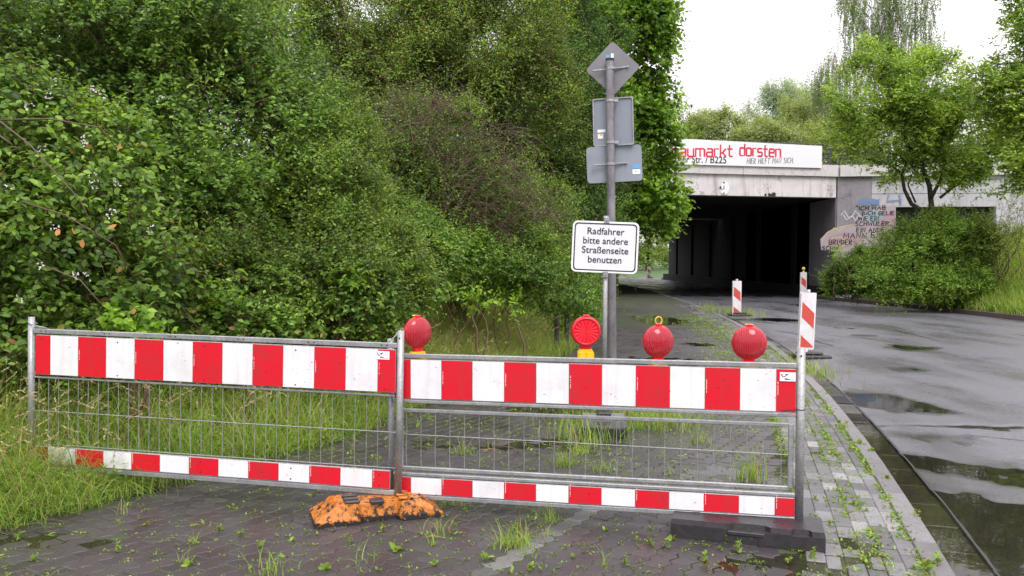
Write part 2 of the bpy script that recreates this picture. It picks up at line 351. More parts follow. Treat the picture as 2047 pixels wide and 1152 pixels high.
_pf = np.polyfit(KY[:-1], KX[:-1], 3, w=1/np.sqrt(KY[:-1])); _K = np.where(_ys < 38, np.polyval(_pf, np.minimum(_ys, 38)), np.interp(_ys, [38, 45, 90], [np.polyval(_pf, 38), 7.5, 7.6])); _L = smooth(LY, LX)
def xk(y): return np.interp(y, _ys, _K, left=_K[0]-(2.5)*.24)
def xl(y): return np.interp(y, _ys, _L)
def hash_noise(x, y, s=1.0):
    return (np.sin(x*1.7*s+np.sin(y*2.3*s)*1.3)+np.sin(y*1.9*s+1.3+np.sin(x*2.9*s)*1.1)+np.sin((x+y)*3.1*s+.7)*.6)/2.6
def dips(L, zlev):
    out = []
    for px, py, rx, ry, dep, *rot in L:
        c = G(px, py, zlev); out.append((c.x, c.y, rx, ry, dep, rot[0] if rot else 0))
    return out
PD = dips([(120, 1080, .7, .12, .008), (430, 995, .6, .13, .009), (560, 955, .6, .15, .009), (1000, 890, 1.1, .3, .010), (1190, 812, .9, .8, .012), (1310, 725, .9, .9, .013), (1600, 1135, .5, .22, .010), (1700, 1090, .16, .3, .008), (1480, 940, .8, .25, .007), (1620, 905, .4, .5, .007), (1400, 690, .5, .7, .008), (1330, 640, .6, 1.5, .01), (820, 1060, .3, .1, .006), (1740, 1140, .15, .12, .01)], 0)
RD = dips([(2060, 1060, .55, .95, .028, .2), (1965, 935, .75, .42, .024, -.5), (1900, 880, .5, .5, .020, -.4), (1800, 805, .5, 1.0, .022), (1860, 740, .9, .8, .013), (1790, 695, 1.2, .9, .014), (1700, 656, .9, .5, .014), (2030, 715, 1.2, .7, .011), (1560, 640, .9, 1.0, .02), (2000, 1130, .25, .4, .02), (1990, 852, 1.2, .10, .02), (1930, 800, .5, .35, .012), (2040, 960, .4, .3, .02)], -.1)
_H = np.random.default_rng(3).random((256, 256))
def vn(x, y):
    xi = np.floor(x).astype(int); yi = np.floor(y).astype(int); fx = x-xi; fy_ = y-yi; fx = fx*fx*(3-2*fx); fy_ = fy_*fy_*(3-2*fy_); g = lambda a, b: _H[a % 256, b % 256]
    return (g(xi, yi)*(1-fx)+g(xi+1, yi)*fx)*(1-fy_)+(g(xi, yi+1)*(1-fx)+g(xi+1, yi+1)*fx)*fy_-.5
def fbm(x, y): return vn(x, y)+.5*vn(x*2.1+7, y*2.1)+.25*vn(x*4.3, y*4.3+5)+.15*vn(x*9.1, y*9.1+9)
def dipf(x, y, L):
    z = np.zeros_like(np.asarray(x, float)); x = x+.10*hash_noise(x, y, 2.1)+.05*hash_noise(y, x, 6); y = y+.13*hash_noise(y, x, 1.9)+.05*hash_noise(x, y, 7)
    nz = fbm(x*1.1+y*.2, y*.8); n2 = fbm(x*6, y*4)
    for cx, cy, rx, ry, d, a in L:
        u = (x-cx)*math.cos(a)+(y-cy)*math.sin(a); v = -(x-cx)*math.sin(a)+(y-cy)*math.cos(a)
        z = np.maximum(z, d*np.exp(-((u/rx)**2+(v/ry)**2))*np.clip(1+.9*nz+.3*n2, 0, 2))
    return z
def zpath(x, y): return -dipf(x, y, PD) + .0012*hash_noise(x, y, 2.5)
def zroad(x, y):
    e = np.clip((x-xk(y)-.3)/.5, 0, 1)
    return -.1+.004*hash_noise(x, y, .8)+.0015*hash_noise(x, y, 4)+.006*e-dipf(x, y, RD)
def zbank(x, y):                          # left bank, rising away from the path
    t = np.clip(xl(y)-x, 0, 60); s = np.clip(t/9, 0, 1); return .0+.06*np.clip(t/.5, 0, 1)+3.4*s*s*(3-2*s)+.05*hash_noise(x, y, 1.3)*np.clip(t, 0, 1)
def zright(x, y, y0=38.0):
    t = np.clip(x-14.95, 0, 40); return .02+.42*np.clip(t, 0, 4)+.06*hash_noise(x, y, 1.2)*np.clip(t, 0, 1)+.25*np.clip(t-4, 0, 8)
def grid(f, us, vs):                      # f(u, v) arrays -> xyz
    U, V = np.meshgrid(us, vs); X, Y, Z = f(U, V)
    pts = np.stack([X, Y, Z], -1).reshape(-1, 3); nu, nv = len(us), len(vs)
    I = np.arange(nu*nv).reshape(nv, nu); F = np.stack([I[:-1, :-1], I[:-1, 1:], I[1:, 1:], I[1:, :-1]], -1).reshape(-1, 4); return pts, F
def clump_noise(p, s): return (np.sin(p[:, 0]*2.1*s+1.3*np.sin(p[:, 2]*1.7*s))+np.sin(p[:, 2]*2.6*s+1.1*np.sin(p[:, 1]*2.2*s)+.5)+np.sin((p[:, 1]+p[:, 0])*3.3*s+p[:, 2]*1.3*s))/3
def sheet(name, f, us, vs, m, **k): return add_np(name, *grid(f, us, vs), m, smooth=True, **k)

sheet('ground', lambda u, v: (u, v, u*0-.6), np.linspace(-600, 600, 13), np.linspace(-300, 1200, 16), M['soil'], kind='structure')
ys = np.concatenate([np.linspace(2.6, 14, 230), np.linspace(14.1, 40, 130), np.linspace(41, 88, 30)])
fp = sheet('footpath', lambda u, v: (xl(v)-.25+(xk(v)-.1-xl(v)+.25)*u, v, zpath(xl(v)+(xk(v)-xl(v))*u, v)-.0035), np.linspace(0, 1, 90), ys, M['joint'], kind='structure')
sheet('road', lambda u, v: (xk(v)+.29+(22-xk(v)+.0)*u, v, zroad(xk(v)+.29+(22-xk(v))*u, v)), np.concatenate([np.linspace(0, .16, 90), np.linspace(.165, 1, 150)]), ys, M['asphalt'], kind='structure')
sheet('puddle_water', lambda u, v: (xk(v)+.004+(15-xk(v))*u, v, u*0-.1085), np.array([0, .3, .7, 1]), np.linspace(2.6, 34, 60), M['water'], kind='structure')
sheet('path_water', lambda u, v: (xl(v)-.2+(xk(v)-.13-xl(v)+.2)*u, v, u*0-.0062), np.array([0, .5, 1]), np.linspace(2.6, 34, 60), M['water'], kind='structure')
sheet('left_bank', lambda u, v: (xl(v)-u, v, zbank(xl(v)-u, v)), np.concatenate([np.linspace(0, 3, 30), np.linspace(3.3, 40, 40)]), np.linspace(0, 35, 110), M['soil'], kind='structure')
sheet('right_bank', lambda u, v: (14.96+u, v, zright(14.96+u, v)), np.concatenate([np.linspace(0, 5, 20), np.linspace(6, 40, 15)]), np.linspace(10, 36, 50), M['soil'], kind='structure')
sheet('far_meadow', lambda u, v: (u, v, -.1+.03*(v-86)), np.linspace(-60, 60, 10), np.linspace(86, 300, 14), mat('meadow_green', (.06, .11, .03), .9), kind='structure')
sheet('railway_embankment', lambda u, v: (u, v, -.3+5.6*np.clip((v-37)/7, 0, 1)), np.linspace(-60, 2.19, 8), np.linspace(36.6, 75, 14), M['soil'], kind='structure')
# tarred seam and cracks in the road
def ribbon(name, pxs, wid, m, z=-.1, jit=.006, lift=.003, fn=zroad, seg=.07):
    pts = [G(x, y, z) for x, y in pxs]; out = []
    for a, b in zip(pts, pts[1:]):
        n = max(2, int((b-a).length/seg)); out += [a.lerp(b, i/n) for i in range(n)]
    out.append(pts[-1]); V = []; F = []
    for i, p in enumerate(out):
        t = (out[min(i+1, len(out)-1)]-out[max(i-1, 0)]); t.z = 0; t.normalize(); nn = Vector((t.y, -t.x, 0))
        for s in (-1, 1):
            q = p+nn*(s*wid*.5*random.uniform(.5, 1.5))+nn*random.uniform(-jit, jit); zz = max(float(fn(np.array([q.x]), np.array([q.y]))[0]), -.1085)+lift if fn else z
            V.append((q.x, q.y, zz))
    for i in range(len(out)-1): F.append((2*i, 2*i+1, 2*i+3, 2*i+2))
    return add_np(name, V, F, m, kind='structure')
yy = np.linspace(3.2, 40, 160); V = []; F = []
for i, y in enumerate(yy):
    x = float(xk(y))+.30+random.uniform(-.005, .005); wd = random.uniform(.004, .010)
    for s in (-1, 1): V.append((x+s*wd, y, -.0945+.001*s))
for i in range(len(yy)-1): F.append((2*i, 2*i+1, 2*i+3, 2*i+2))
add_np('tar_seam', V, F, M['tar'], kind='structure')
ribbon('road_crack', [(1745, 851), (1850, 850), (1950, 851), (2060, 856)], .015, M['tar'])
ribbon('road_crack', [(1790, 661), (1830, 671), (1878, 682)], .05, M['tar'])
ribbon('road_crack', [(1550, 662), (1590, 668), (1640, 686), (1665, 692)], .06, M['tar'])
ribbon('road_crack', [(1930, 868), (2060, 884)], .012, M['tar'])

# ------------------------------------------------------------ pavers
Lp, Wp = .225, .1125; AW = .013
def wave(u): return AW*math.sin(4*math.pi*u/Lp)
us = [-Lp/2+Lp*i/8 for i in range(9)]
outl = [(u, -Wp/2+wave(u)) for u in us] + [(u, Wp/2+wave(u)) for u in reversed(us)]
def inset(o, d):
    res = []; n = len(o)
    for i in range(n):
        a = Vector(o[i-1]); b = Vector(o[i]); c = Vector(o[(i+1) % n])
        n1 = Vector(((b-a).y, -(b-a).x)).normalized(); n2 = Vector(((c-b).y, -(c-b).x)).normalized(); nn = (n1+n2).normalized()
        res.append(tuple(b-nn*(d/max(.5, nn.dot(n1)))))
    return res
def paver_mesh(name, o, m, zb=-.012):
    t = inset(o, .0075); b = inset(o, .0028); n = len(o)
    V = [(x, y, 0) for x, y in t]+[(x, y, -.0032) for x, y in b]+[(x, y, zb) for x, y in b]
    F = [tuple(range(n))]+[(n+i, n+(i+1) % n, (i+1) % n, i) for i in range(n)]+[(2*n+i, 2*n+(i+1) % n, n+(i+1) % n, n+i) for i in range(n)]
    me = bpy.data.meshes.new(name); me.from_pydata(V, [], F); me.materials.append(m); me.update(); return me
def lay(name, me, items, parent, cap=300):
    items.sort(key=lambda t: t[0]**2+t[1]**2)
    for x, y, z, a, tx, ty in items[:cap]:
        o = bpy.data.objects.new(name, me); C.collection.objects.link(o); o.parent = parent; o.location = (x, y, z); o.rotation_euler = (tx, ty, a)
    rest = items[cap:]
    if not rest: return
    V0 = np.array([v.co for v in me.vertices]); F0 = [tuple(p.vertices) for p in me.polygons]; n = len(V0); VV = []; FF = []
    for k, (x, y, z, a, tx, ty) in enumerate(rest):
        c, s = math.cos(a), math.sin(a); VV.append(np.stack([x+c*V0[:, 0]-s*V0[:, 1], y+s*V0[:, 0]+c*V0[:, 1], z+V0[:, 2]+tx*V0[:, 1]-ty*V0[:, 0]], 1))
        FF += [tuple(i+k*n for i in f) for f in F0]
    m2 = bpy.data.meshes.new(name); m2.from_pydata(np.concatenate(VV).tolist(), [], FF); m2.materials.append(me.materials[0]); m2.update()
    link(name+'_mass', m2, None, parent, kind='stuff')
AP = R(90-31); ca, sa = math.cos(AP), math.sin(AP)
items = []; paint = []; wl0, wl1 = G(960, 1150), G(1180, 1020); wd = (wl1-wl0).normalized()
org = wl0; joints = []
def strip_w(y): return .62
for j in range(-60, 95):
    for i in range(-40, 110):
        u = i*Lp+(Lp/2 if j % 2 else 0); v = j*Wp
        x = org.x+ca*u-sa*v; y = org.y+sa*u+ca*v
        if y < 3.3 or y > 19: continue
        if x < xl(y)-.05 or x > xk(y)-.12-strip_w(y)-.06: continue
        z = float(zpath(np.array([x]), np.array([y]))[0])+random.gauss(0, .0009)
        it = (x, y, z, AP, random.gauss(0, .006), random.gauss(0, .006))
        (paint if (j == 0 and y < 5.7 and random.random() < .8) else items).append(it)
        if y < 13: joints.append((x, y))
lay('paver', paver_mesh('paver', outl, M['paver']), items, fp)
lay('white_paver', paver_mesh('white_paver', outl, M['line']), paint, fp)
items = []; white = []
ro = [(-.1, -.05), (.1, -.05), (.1, .05), (-.1, .05)]
for r in range(6):
    s = 2.9+(.1 if r % 2 else 0)
    while s < 30:
        x = float(xk(s))-.125-.05-.1*r; a = math.atan2(.2, float(xk(s+.1)-xk(s-.1))); z = float(zpath(np.array([x]), np.array([s]))[0])+random.gauss(0, .0011)+.001
        it = (x, s, z, a, random.gauss(0, .008), random.gauss(0, .008))
        (white if (random.random() < (.75 if s < 6.3 and clump_noise(np.array([[x*2.2, s*2.2, 0]]), 1.9)[0] > .02 else .05 if s < 8 else .02)) else items).append(it); s += .2*math.sin(a)
        if s < 13: joints.append((x, s))
lay('edging_paver', paver_mesh('edging_paver', ro, M['pale']), items, fp)
lay('white_edging_paver', paver_mesh('white_edging_paver', ro, M['paint']), white, fp)
def stones(root, name, off, wid, ln, gap, z0, z1, m, y0, y1, xf, zf=None, jit=.002):
    s = y0; me0 = None; me0 = MB().box((-ln/2+gap, -wid/2, z0), (ln/2-gap, wid/2, z1), bev=.006).me(name); me0.materials.append(m)
    while s < y1:
        a = math.atan2(.4, float(xf(s+.2)-xf(s-.2))); x = float(xf(s))+off
        o = bpy.data.objects.new(name, me0); C.collection.objects.link(o); o.parent = root
        o.location = (x, s, random.gauss(0, jit)+(zf(s) if zf else 0)); o.rotation_euler = (0, 0, a+random.gauss(0, .003)); s += ln*math.sin(a)
k1 = empty('kerb', (0, 0, 0), kind='structure'); stones(k1, 'kerb_stone', -.062, .124, 1.0, .003, -.3, .012, M['kerb'], 3.1, 60, xk)
k2 = empty('gutter', (0, 0, 0), kind='structure')
stones(k2, 'gutter_stone', .147, .285, .5, .003, -.3, 0, M['gutter'], 3.05, 34, xk, lambda s: float(np.interp(s, [0, 6.8, 8.6, 9.3, 60], [-.122, -.120, -.110, -.104, -.098])), .0015)
k3 = empty('far_kerb', (0, 0, 0), kind='structure')
xr = lambda s: float(np.interp(s, [0, 16, 24, 31, 36, 90], [15.6, 15.0, 14.8, 14.6, 13.9, 13.8]))
stones(k3, 'kerb_stone', .08, .16, 1.0, .006, -.4, .05, M['farkerb'], 14, 76, xr)
# drain grate in the gutter, manhole cover in the road
g0 = G(1684, 800, -.1); dg = empty('drain_grate', (float(xk(g0.y))+.15, g0.y, -.098), 'rusty iron slotted drain grate set in the gutter stones beside the kerb', 'drain grate')
a = math.atan2(.4, float(xk(g0.y+.2)-xk(g0.y-.2))); mm = wm(dg) @ Matrix.Rotation(a, 4, 'Z'); b = MB()
for q in ((-.25, -.14, .25, -.12), (-.25, .12, .25, .14), (-.25, -.12, -.23, .12), (.23, -.12, .25, .12)): b.box((q[0], q[1], -.02), (q[2], q[3], .008), mm)
b.build('grate_frame', M['dark'], dg)
for i in range(9):
    x = -.21+i*.05; MB().box((x, -.119, -.02), (x+.026, .119, .006), mm).build('bar', M['dark'], dg)
c = G(1728, 672, -.1); mh = empty('manhole_cover', (c.x, c.y, -.095), 'round iron manhole cover lying flush in the wet asphalt', 'manhole cover')
MB().lathe([(.36, -.02), (.36, .006), (.31, .006), (.31, 0)], wm(mh), 32).build('manhole_ring', M['kerb'], mh)
MB().lathe([(.3, -.02), (.3, .005), (.26, .007), (.2, .004), (.14, .007), (.0, .006)], wm(mh), 32).build('lid', M['dark'], mh)

# ------------------------------------------------------------ leaves
def unit(v): return v/np.maximum(np.linalg.norm(v, axis=-1, keepdims=True), 1e-9)
T_RH = (np.array([[0, 0, 0], [.45, .27, .07], [1, 0, -.05], [.45, -.27, .07]]), np.array([[0, 1, 2], [0, 2, 3]]))
T_OV = (np.array([[0, 0, 0], [.22, .2, .05], [.6, .27, .06], [1, 0, -.08], [.6, -.27, .06], [.22, -.2, .05], [.4, 0, 0]]), np.array([[0, 6, 1], [1, 6, 2], [2, 6, 3], [3, 6, 4], [4, 6, 5], [5, 6, 0]]))
_a = [(0, 0), (-.05, .22), (.12, .2), (.16, .5), (.38, .32), (.55, .58), (.62, .26), (1, 0)]
_o = [(x, y) for x, y in _a]+[(x, -y) for x, y in _a[-2:0:-1]]
T_MP = (np.array([[x, y, -.10*abs(y)*2] for x, y in _o]+[[.35, 0, .03]]), np.array([[i, (i+1) % len(_o), len(_o)] for i in range(len(_o))]))
_b = [(0, .02), (.2, .14), (.3, .08), (.5, .24), (.6, .14), (.8, .22), (1, 0)]
_o2 = _b+[(x, -y) for x, y in _b[-2::-1]]
T_OK = (np.array([[x, y, 0] for x, y in _o2]+[[.5, 0, .03]]), np.array([[i, (i+1) % len(_o2), len(_o2)] for i in range(len(_o2))]))
def leaf_mesh(o, dirs, ups, size, T):
    dirs = unit(dirs); side = unit(np.cross(ups, dirs)); nrm = np.cross(dirs, side); tv, tf = T; s = size[:, None, None]
    V = o[:, None, :]+s*(tv[None, :, 0:1]*dirs[:, None]+tv[None, :, 1:2]*side[:, None]+tv[None, :, 2:3]*nrm[:, None])
    k = len(tv); F = tf[None]+(np.arange(len(o))*k)[:, None, None]; return V.reshape(-1, 3), F.reshape(-1, 3)
def rv(n): return unit(rng.normal(size=(n, 3)))
def twig_leaves(o, d, L, per, size, T, droop=0., flat=.6, spread=.9, out=None):
    n = len(o); t = (np.arange(per)+.5)/per; t = np.tile(t, (n, 1))+rng.uniform(-.4, .4, (n, per))/per
    p = o[:, None]+d[:, None]*(L[:, None]*t)[..., None]; p[..., 2] -= droop*(t*L[:, None])**2*1.5
    sd = unit(np.cross(d, np.array([0, 0, 1.])+.5*rv(n))); sgn = np.where(np.arange(per) % 2, 1., -1.)
    ld = d[:, None]*.55+sd[:, None]*sgn[None, :, None]*spread+.45*rng.normal(size=(n, per, 3)); ld[..., 2] -= .15+droop
    up = (np.array([0, -.55, .75]) if out is None else (out*.75+np.array([0, -.2, .7]))[:, None])+rng.normal(size=(n, per, 3))*.55
    sz = size*rng.uniform(.6, 1.25, (n, per))*(1-.3*t)
    return leaf_mesh(p.reshape(-1, 3), ld.reshape(-1, 3), up.reshape(-1, 3), sz.ravel(), T)
def lobe(px, py, d, rx, ry, dr=None):
    c = P(px, py, d); k = d/FPX; return (np.array(c), np.array([rx*k, (dr if dr else (rx+ry)/2*k), ry*k]))
def sample(lobes, n, shell=.45, front=.75, gap=-.35, gs=1.2, clump=.8):
    # clumps of uneven size sit on the lobes; most twigs spring from a clump's outer side, the rest fill the inside
    cen, rad, out0 = [], [], []
    for c, r in lobes:
        k = int(np.clip(30*(r[0]*r[2])/.7, 12, 70)); u = rv(k); fl = (u[:, 1] > .2) & (rng.random(k) < front); u[fl, 1] *= -1
        m = min(r)**.5*np.exp(rng.normal(-1.25, .38, k)); m = np.minimum(m, .5*min(r)); p = c+u*r*(rng.uniform(.62, 1.02, k))[:, None]
        cen.append(p); rad.append(m); out0.append(unit(u/r))
    cen = np.concatenate(cen); rad = np.concatenate(rad); out0 = np.concatenate(out0)
    n1 = int(n*clump); idx = rng.choice(len(cen), n1*2, p=rad**1.7/(rad**1.7).sum()); u = unit(rv(n1*2)+out0[idx]*.55+np.array([0, 0, .35])); p = cen[idx]+u*(rad[idx]*(1-shell*.8*rng.random(n1*2)**1.3))[:, None]
    o1 = unit(u+.5*out0[idx]); keep = clump_noise(p, gs) > gap-.5*(rng.random(n1*2)-.5); p1, o1 = p[keep][:n1], o1[keep][:n1]
    n2 = n-n1; vol = np.array([l[1][0]*l[1][2] for l in lobes]); idx = rng.choice(len(lobes), n2, p=vol/vol.sum()); c = np.array([l[0] for l in lobes])[idx]; r = np.array([l[1] for l in lobes])[idx]
    u = rv(n2); fl = (u[:, 1] > .15) & (rng.random(n2) < front); u[fl, 1] *= -1; p2 = c+u*r*(.85-.45*rng.random(n2))[:, None]
    return np.concatenate([p1, p2]), np.concatenate([o1, unit(u/r)])
LS, LN = 1.22, 1.35
def foliage(name, lobes, n, per, size, L, mt, parent, T=T_RH, droop=0., shell=.45, front=.75, gap=-.35, gs=1.2, up=.35, minz=None, stems=None, rand=.6):
    p, out = sample(lobes, int(n*LN), shell, front, gap, gs)
    if minz is not None: k = p[:, 2] > minz; p, out = p[k], out[k]
    d = unit(out*.7+rand*rv(len(p))+np.array([0, 0, up])); LL = L*rng.uniform(.6, 1.3, len(p))
    V, F = twig_leaves(p, d, LL, per, size*LS, T, droop, out=out)
    k = rng.random(len(p)) < .07
    if k.sum() > 8 and size*LS < .12:      # long shoots standing out of the outline
        ds = unit(d[k]+np.array([0, 0, .35])+.2*rv(k.sum())); ls = LL[k]*rng.uniform(1.8, 3.4, k.sum()); V2, F2 = twig_leaves(p[k], ds, ls, per*2+2, size*LS*.9, T, droop+.18, out=out[k]); F = np.concatenate([F, F2+len(V)]); V = np.concatenate([V, V2])
        strands('shoot_stems', p[k], ds, ls, .0025 if stems is None else stems[0], M['twig'], parent, droop+.18, back=.05, kind='stuff')
    o = add_np(name, V, F, mt, parent)
    if stems: strands('twigs', p, d, LL, stems[0], stems[1], parent, droop, kind='stuff')
    return o
def strands(name, p, d, L, r, mt, parent, droop=0., seg=3, back=.25, **kw):   # thin three-sided curved stems
    n = len(p); t = np.linspace(-back, 1, seg+1); c = p[:, None]+d[:, None]*(L[:, None]*t)[..., None]; c[..., 2] -= droop*(np.maximum(t, 0)*L[:, None])**2*1.5
    a = unit(np.cross(d, rv(n))); b = np.cross(d, a); ring = []
    for q in range(3):
        w_ = 2*math.pi*q/3; ring.append((a*math.cos(w_)+b*math.sin(w_))[:, None]*(r*(1-.6*np.clip(t, 0, 1)))[None, :, None]+c)
    V = np.stack(ring, 2).reshape(-1, 3); F = []
    base = (np.arange(n)*(seg+1)*3)[:, None]
    for s in range(seg):
        for q in range(3): F.append(np.concatenate([base+s*3+q, base+s*3+(q+1) % 3, base+s*3+3+(q+1) % 3, base+s*3+3+q], 1))
    return add_np(name, V, np.concatenate(F), mt, parent, **kw)
def limb(b, a, c, r0, r1, wob=.12, n=7, sides=7):
    a = Vector(a); c = Vector(c); L = (c-a).length; pts = []; rr = []
    off = [Vector(np.random.default_rng(int(abs(a.x*977+c.z*131+c.x*57))).normal(size=3)) for _ in range(1)][0]*wob*L
    for i in range(n+1):
        t = i/n; p = a.lerp(c, t)+off*math.sin(math.pi*t)+Vector(rng.normal(size=3))*.02*L*(0 < i < n); pts.append(p); rr.append(r0+(r1-r0)*t)
    b.tube(pts, rr, sides); return pts
def tree(name, label, cat, base, lobes, n, per, size, L, mt, T=T_RH, tr=.12, top=None, group=None, nb=3, bark='bark', **k):
    t = empty(name, base, label, cat, group); b = MB(); base = Vector(base)
    top = Vector(top) if top else Vector(max(lobes, key=lambda l: l[0][2])[0])
    main = limb(b, base, top, tr, tr*.25, .04, 9, 9)
    for c, r in lobes:
        c = Vector(c); j = min(range(1, 8), key=lambda q: abs(main[q].z-(c.z-max(r)*.9))); pts = limb(b, main[j], c, tr*(.5-.03*j), tr*.1, .08)
        for q in range(nb):
            e = c+Vector(rng.normal(size=3)*r*.5); limb(b, pts[random.randint(2, 5)], e, tr*.18, .006, .1, 5, 4)
    b.build('trunk', M[bark], t, True)
    foliage('crown', lobes, n, per, size, L, mt, t, T, **k); return t
def shrub(name, label, cat, base, lobes, n, per, size, L, mt, T=T_RH, group=None, ns=10, **k):
    t = empty(name, base, label, cat, group); b = MB()
    for q in range(ns):
        c, r = lobes[q % len(lobes)]; e = Vector(c)+Vector(rng.normal(size=3)*r*.45); limb(b, Vector(base)+Vector((random.uniform(-.3, .3), random.uniform(-.2, .2), -.1)), e, .022, .006, .12, 6, 5)
    b.build('branches', M['twig'], t, True)
    foliage('crown', lobes, n, per, size, L, mt, t, T, **k); return t
def gbase(px, d, z=.1): p = P(px, 500, d); return (p.x, p.y, z)
def zb(px, d): p = P(px, 500, d); return (p.x, p.y, float(zbank(np.array([p.x]), np.array([p.y]))[0]))
#VEG
# --- left: front bramble thicket
t = shrub('bramble_bush', 'large leaved bramble thicket with white blossoms behind the left end of the barrier', 'bush', zb(120, 6.9),
      [lobe(60, 470, 7.0, 170, 190), lobe(210, 560, 7.0, 190, 150), lobe(30, 640, 6.5, 150, 100), lobe(330, 620, 7.3, 130, 90), lobe(170, 330, 7.6, 170, 110), lobe(-60, 300, 7.2, 160, 170), lobe(380, 690, 7.4, 120, 60), lobe(140, 700, 7.1, 170, 60)],
      2600, 7, .068, .32, M['bramble'], T_OV, droop=.35, shell=.5, gap=-.45, gs=1.5, stems=(.0028, M['stem']))
b = MB()
for pts in ([(-10, 235, 6.2), (60, 290, 6.1), (110, 345, 6.0), (160, 400, 5.95), (195, 475, 6.0)], [(0, 240, 6.3), (100, 238, 6.3), (200, 255, 6.4), (235, 300, 6.5)], [(30, 400, 6.2), (130, 430, 6.2), (230, 490, 6.4), (270, 560, 6.5)], [(-10, 265, 6.1), (25, 290, 6.1)], [(60, 520, 6.2), (160, 560, 6.2), (230, 640, 6.3)]):
    pp = [P(*q) for q in pts]; b.tube(pp, [.007-.001*i for i in range(len(pp))], 6)
b.build('cane', M['stem'], t, True)
fl = []
for px, py in [(110, 165), (98, 195), (190, 178), (205, 190), (60, 215), (162, 275), (168, 285), (185, 355), (192, 370), (220, 425), (228, 430), (235, 365), (300, 458), (85, 535), (150, 553), (176, 555), (85, 300), (110, 450), (320, 196), (40, 600), (20, 375)]:
    for q in range(6): fl.append(np.array(P(px+random.uniform(-9, 9), py+random.uniform(-9, 9), 6.05+random.uniform(-.05, .1))))
fl = np.repeat(np.array(fl), 5, 0); V, F = leaf_mesh(fl, rv(len(fl))*.8+np.array([0, -.5, .3]), rv(len(fl)), np.full(len(fl), .013), T_RH); add_np('blossom', V, F, M['flower'], t)
dl = np.array([P(*q) for q in [(215, 455, 6.2), (118, 457, 6.1), (150, 470, 6.1), (165, 478, 6.1), (240, 285, 6.4), (820, 455, 9), (250, 545, 6.3)]]); V, F = leaf_mesh(dl, rv(len(dl)), rv(len(dl)), np.full(len(dl), .07), T_OV); add_np('yellowed_leaves', V, F, M['deadleaf'], t)
shrub('yellow_green_shrub', 'small patch of bright yellow-green leaves above the top rail of the left barrier', 'shrub', zb(260, 6.5), [lobe(262, 645, 6.3, 42, 14), lobe(300, 660, 6.3, 25, 8)], 30, 6, .075, .15, M['lime'], T_OV, ns=4, droop=.2)
# --- privet mass
shrub('privet_bush', 'tall dark green small leaved bush filling the upper left above the bramble', 'bush', zb(300, 10),
      [lobe(230, 190, 9.5, 230, 220), lobe(430, 330, 9.3, 220, 200), lobe(480, 480, 8.8, 190, 150), lobe(420, 100, 10, 200, 160), lobe(80, 60, 10, 220, 180), lobe(560, 250, 10.2, 130, 130), lobe(-60, 120, 9.8, 160, 200)],
      10500, 9, .055, .26, M['privet'], T_OV, shell=.5, gap=-.2, gs=1.3, ns=24, stems=(.0022, M['twig']))
shrub('privet_bush', 'rounded mid green bush with feathery sprays right of the tall dark bush', 'bush', zb(620, 9.5),
      [lobe(660, 450, 9.2, 150, 170), lobe(600, 560, 8.6, 190, 110), lobe(740, 540, 9.2, 110, 110), lobe(640, 330, 10, 110, 120), lobe(440, 620, 8.2, 140, 70), lobe(700, 620, 8.8, 130, 60)],
      9500, 10, .042, .26, M['shrub'], T_RH, shell=.45, gap=-.15, gs=1.6, ns=20, stems=(.002, M['twig']))
shrub('low_bramble', 'low bright green bramble sprawling over the grass behind the first red lamp', 'bramble', zb(780, 8.6),
      [lobe(740, 600, 8.3, 90, 40), lobe(860, 565, 9.2, 60, 25), lobe(560, 660, 7.8, 150, 40)], 700, 7, .055, .22, M['bramble'], T_OV, droop=.3, stems=(.0022, M['stem']), ns=6)
# --- red-brown bramble hill with bare canes
t = shrub('bare_cane_bramble', 'reddish-brown bramble mound of arching bare canes in the middle of the bank', 'bramble', zb(920, 13),
      [lobe(860, 310, 12.5, 120, 100), lobe(930, 410, 12.5, 125, 100), lobe(1020, 450, 13, 90, 80), lobe(830, 430, 12, 80, 90)],
      5200, 8, .045, .28, M['shrub'], T_RH, shell=.4, gap=-.35, gs=1.4, ns=20, stems=(.003, M['stem']))
p, out = sample([lobe(850, 280, 12.2, 130, 80), lobe(930, 380, 12, 130, 100), lobe(1040, 450, 12.5, 90, 60)], 900, .3, .9, -1)
strands('cane', p, unit(np.stack([rng.uniform(-1, 1, len(p)), rng.uniform(-.6, .3, len(p)), rng.uniform(-.2, .8, len(p))], 1)), rng.uniform(.3, 1.2, len(p)), .0042, M['stem'], t, droop=.55, seg=5)
# --- trees behind
tree('ivy_clad_tree', 'dark ivy covered trunk against the sky near the top of the picture left of centre', 'tree', zb(640, 17), [lobe(640, 60, 17, 38, 130, .3), lobe(655, 170, 17, 34, 100, .3)], 1500, 6, .06, .18, M['darktree'], tr=.2, top=P(650, -80, 17), nb=1, gap=-.9)
tree('leafy_tree', 'tree with pale green airy crown above the tall dark bush', 'tree', zb(450, 17), [lobe(450, 20, 17, 150, 120), lobe(570, 180, 16.5, 50, 60), lobe(300, -30, 17, 180, 100)], 6500, 8, .075, .35, M['midtree'], tr=.14, gap=-.35)
tree('hawthorn_tree', 'olive-brown tinged tree with layered branches behind the cane mound', 'tree', zb(900, 18), [lobe(760, 60, 17.5, 130, 110), lobe(880, 20, 18, 150, 100), lobe(960, 120, 17.5, 140, 110), lobe(820, 180, 17, 140, 90), lobe(1020, 60, 18, 120, 90), lobe(1040, 220, 18, 110, 110), lobe(720, 150, 16.5, 70, 70)], 10000, 8, .062, .34, M['hawthorn'], tr=.16, gap=-.18, gs=1.0, stems=(.0035, M['bark']))
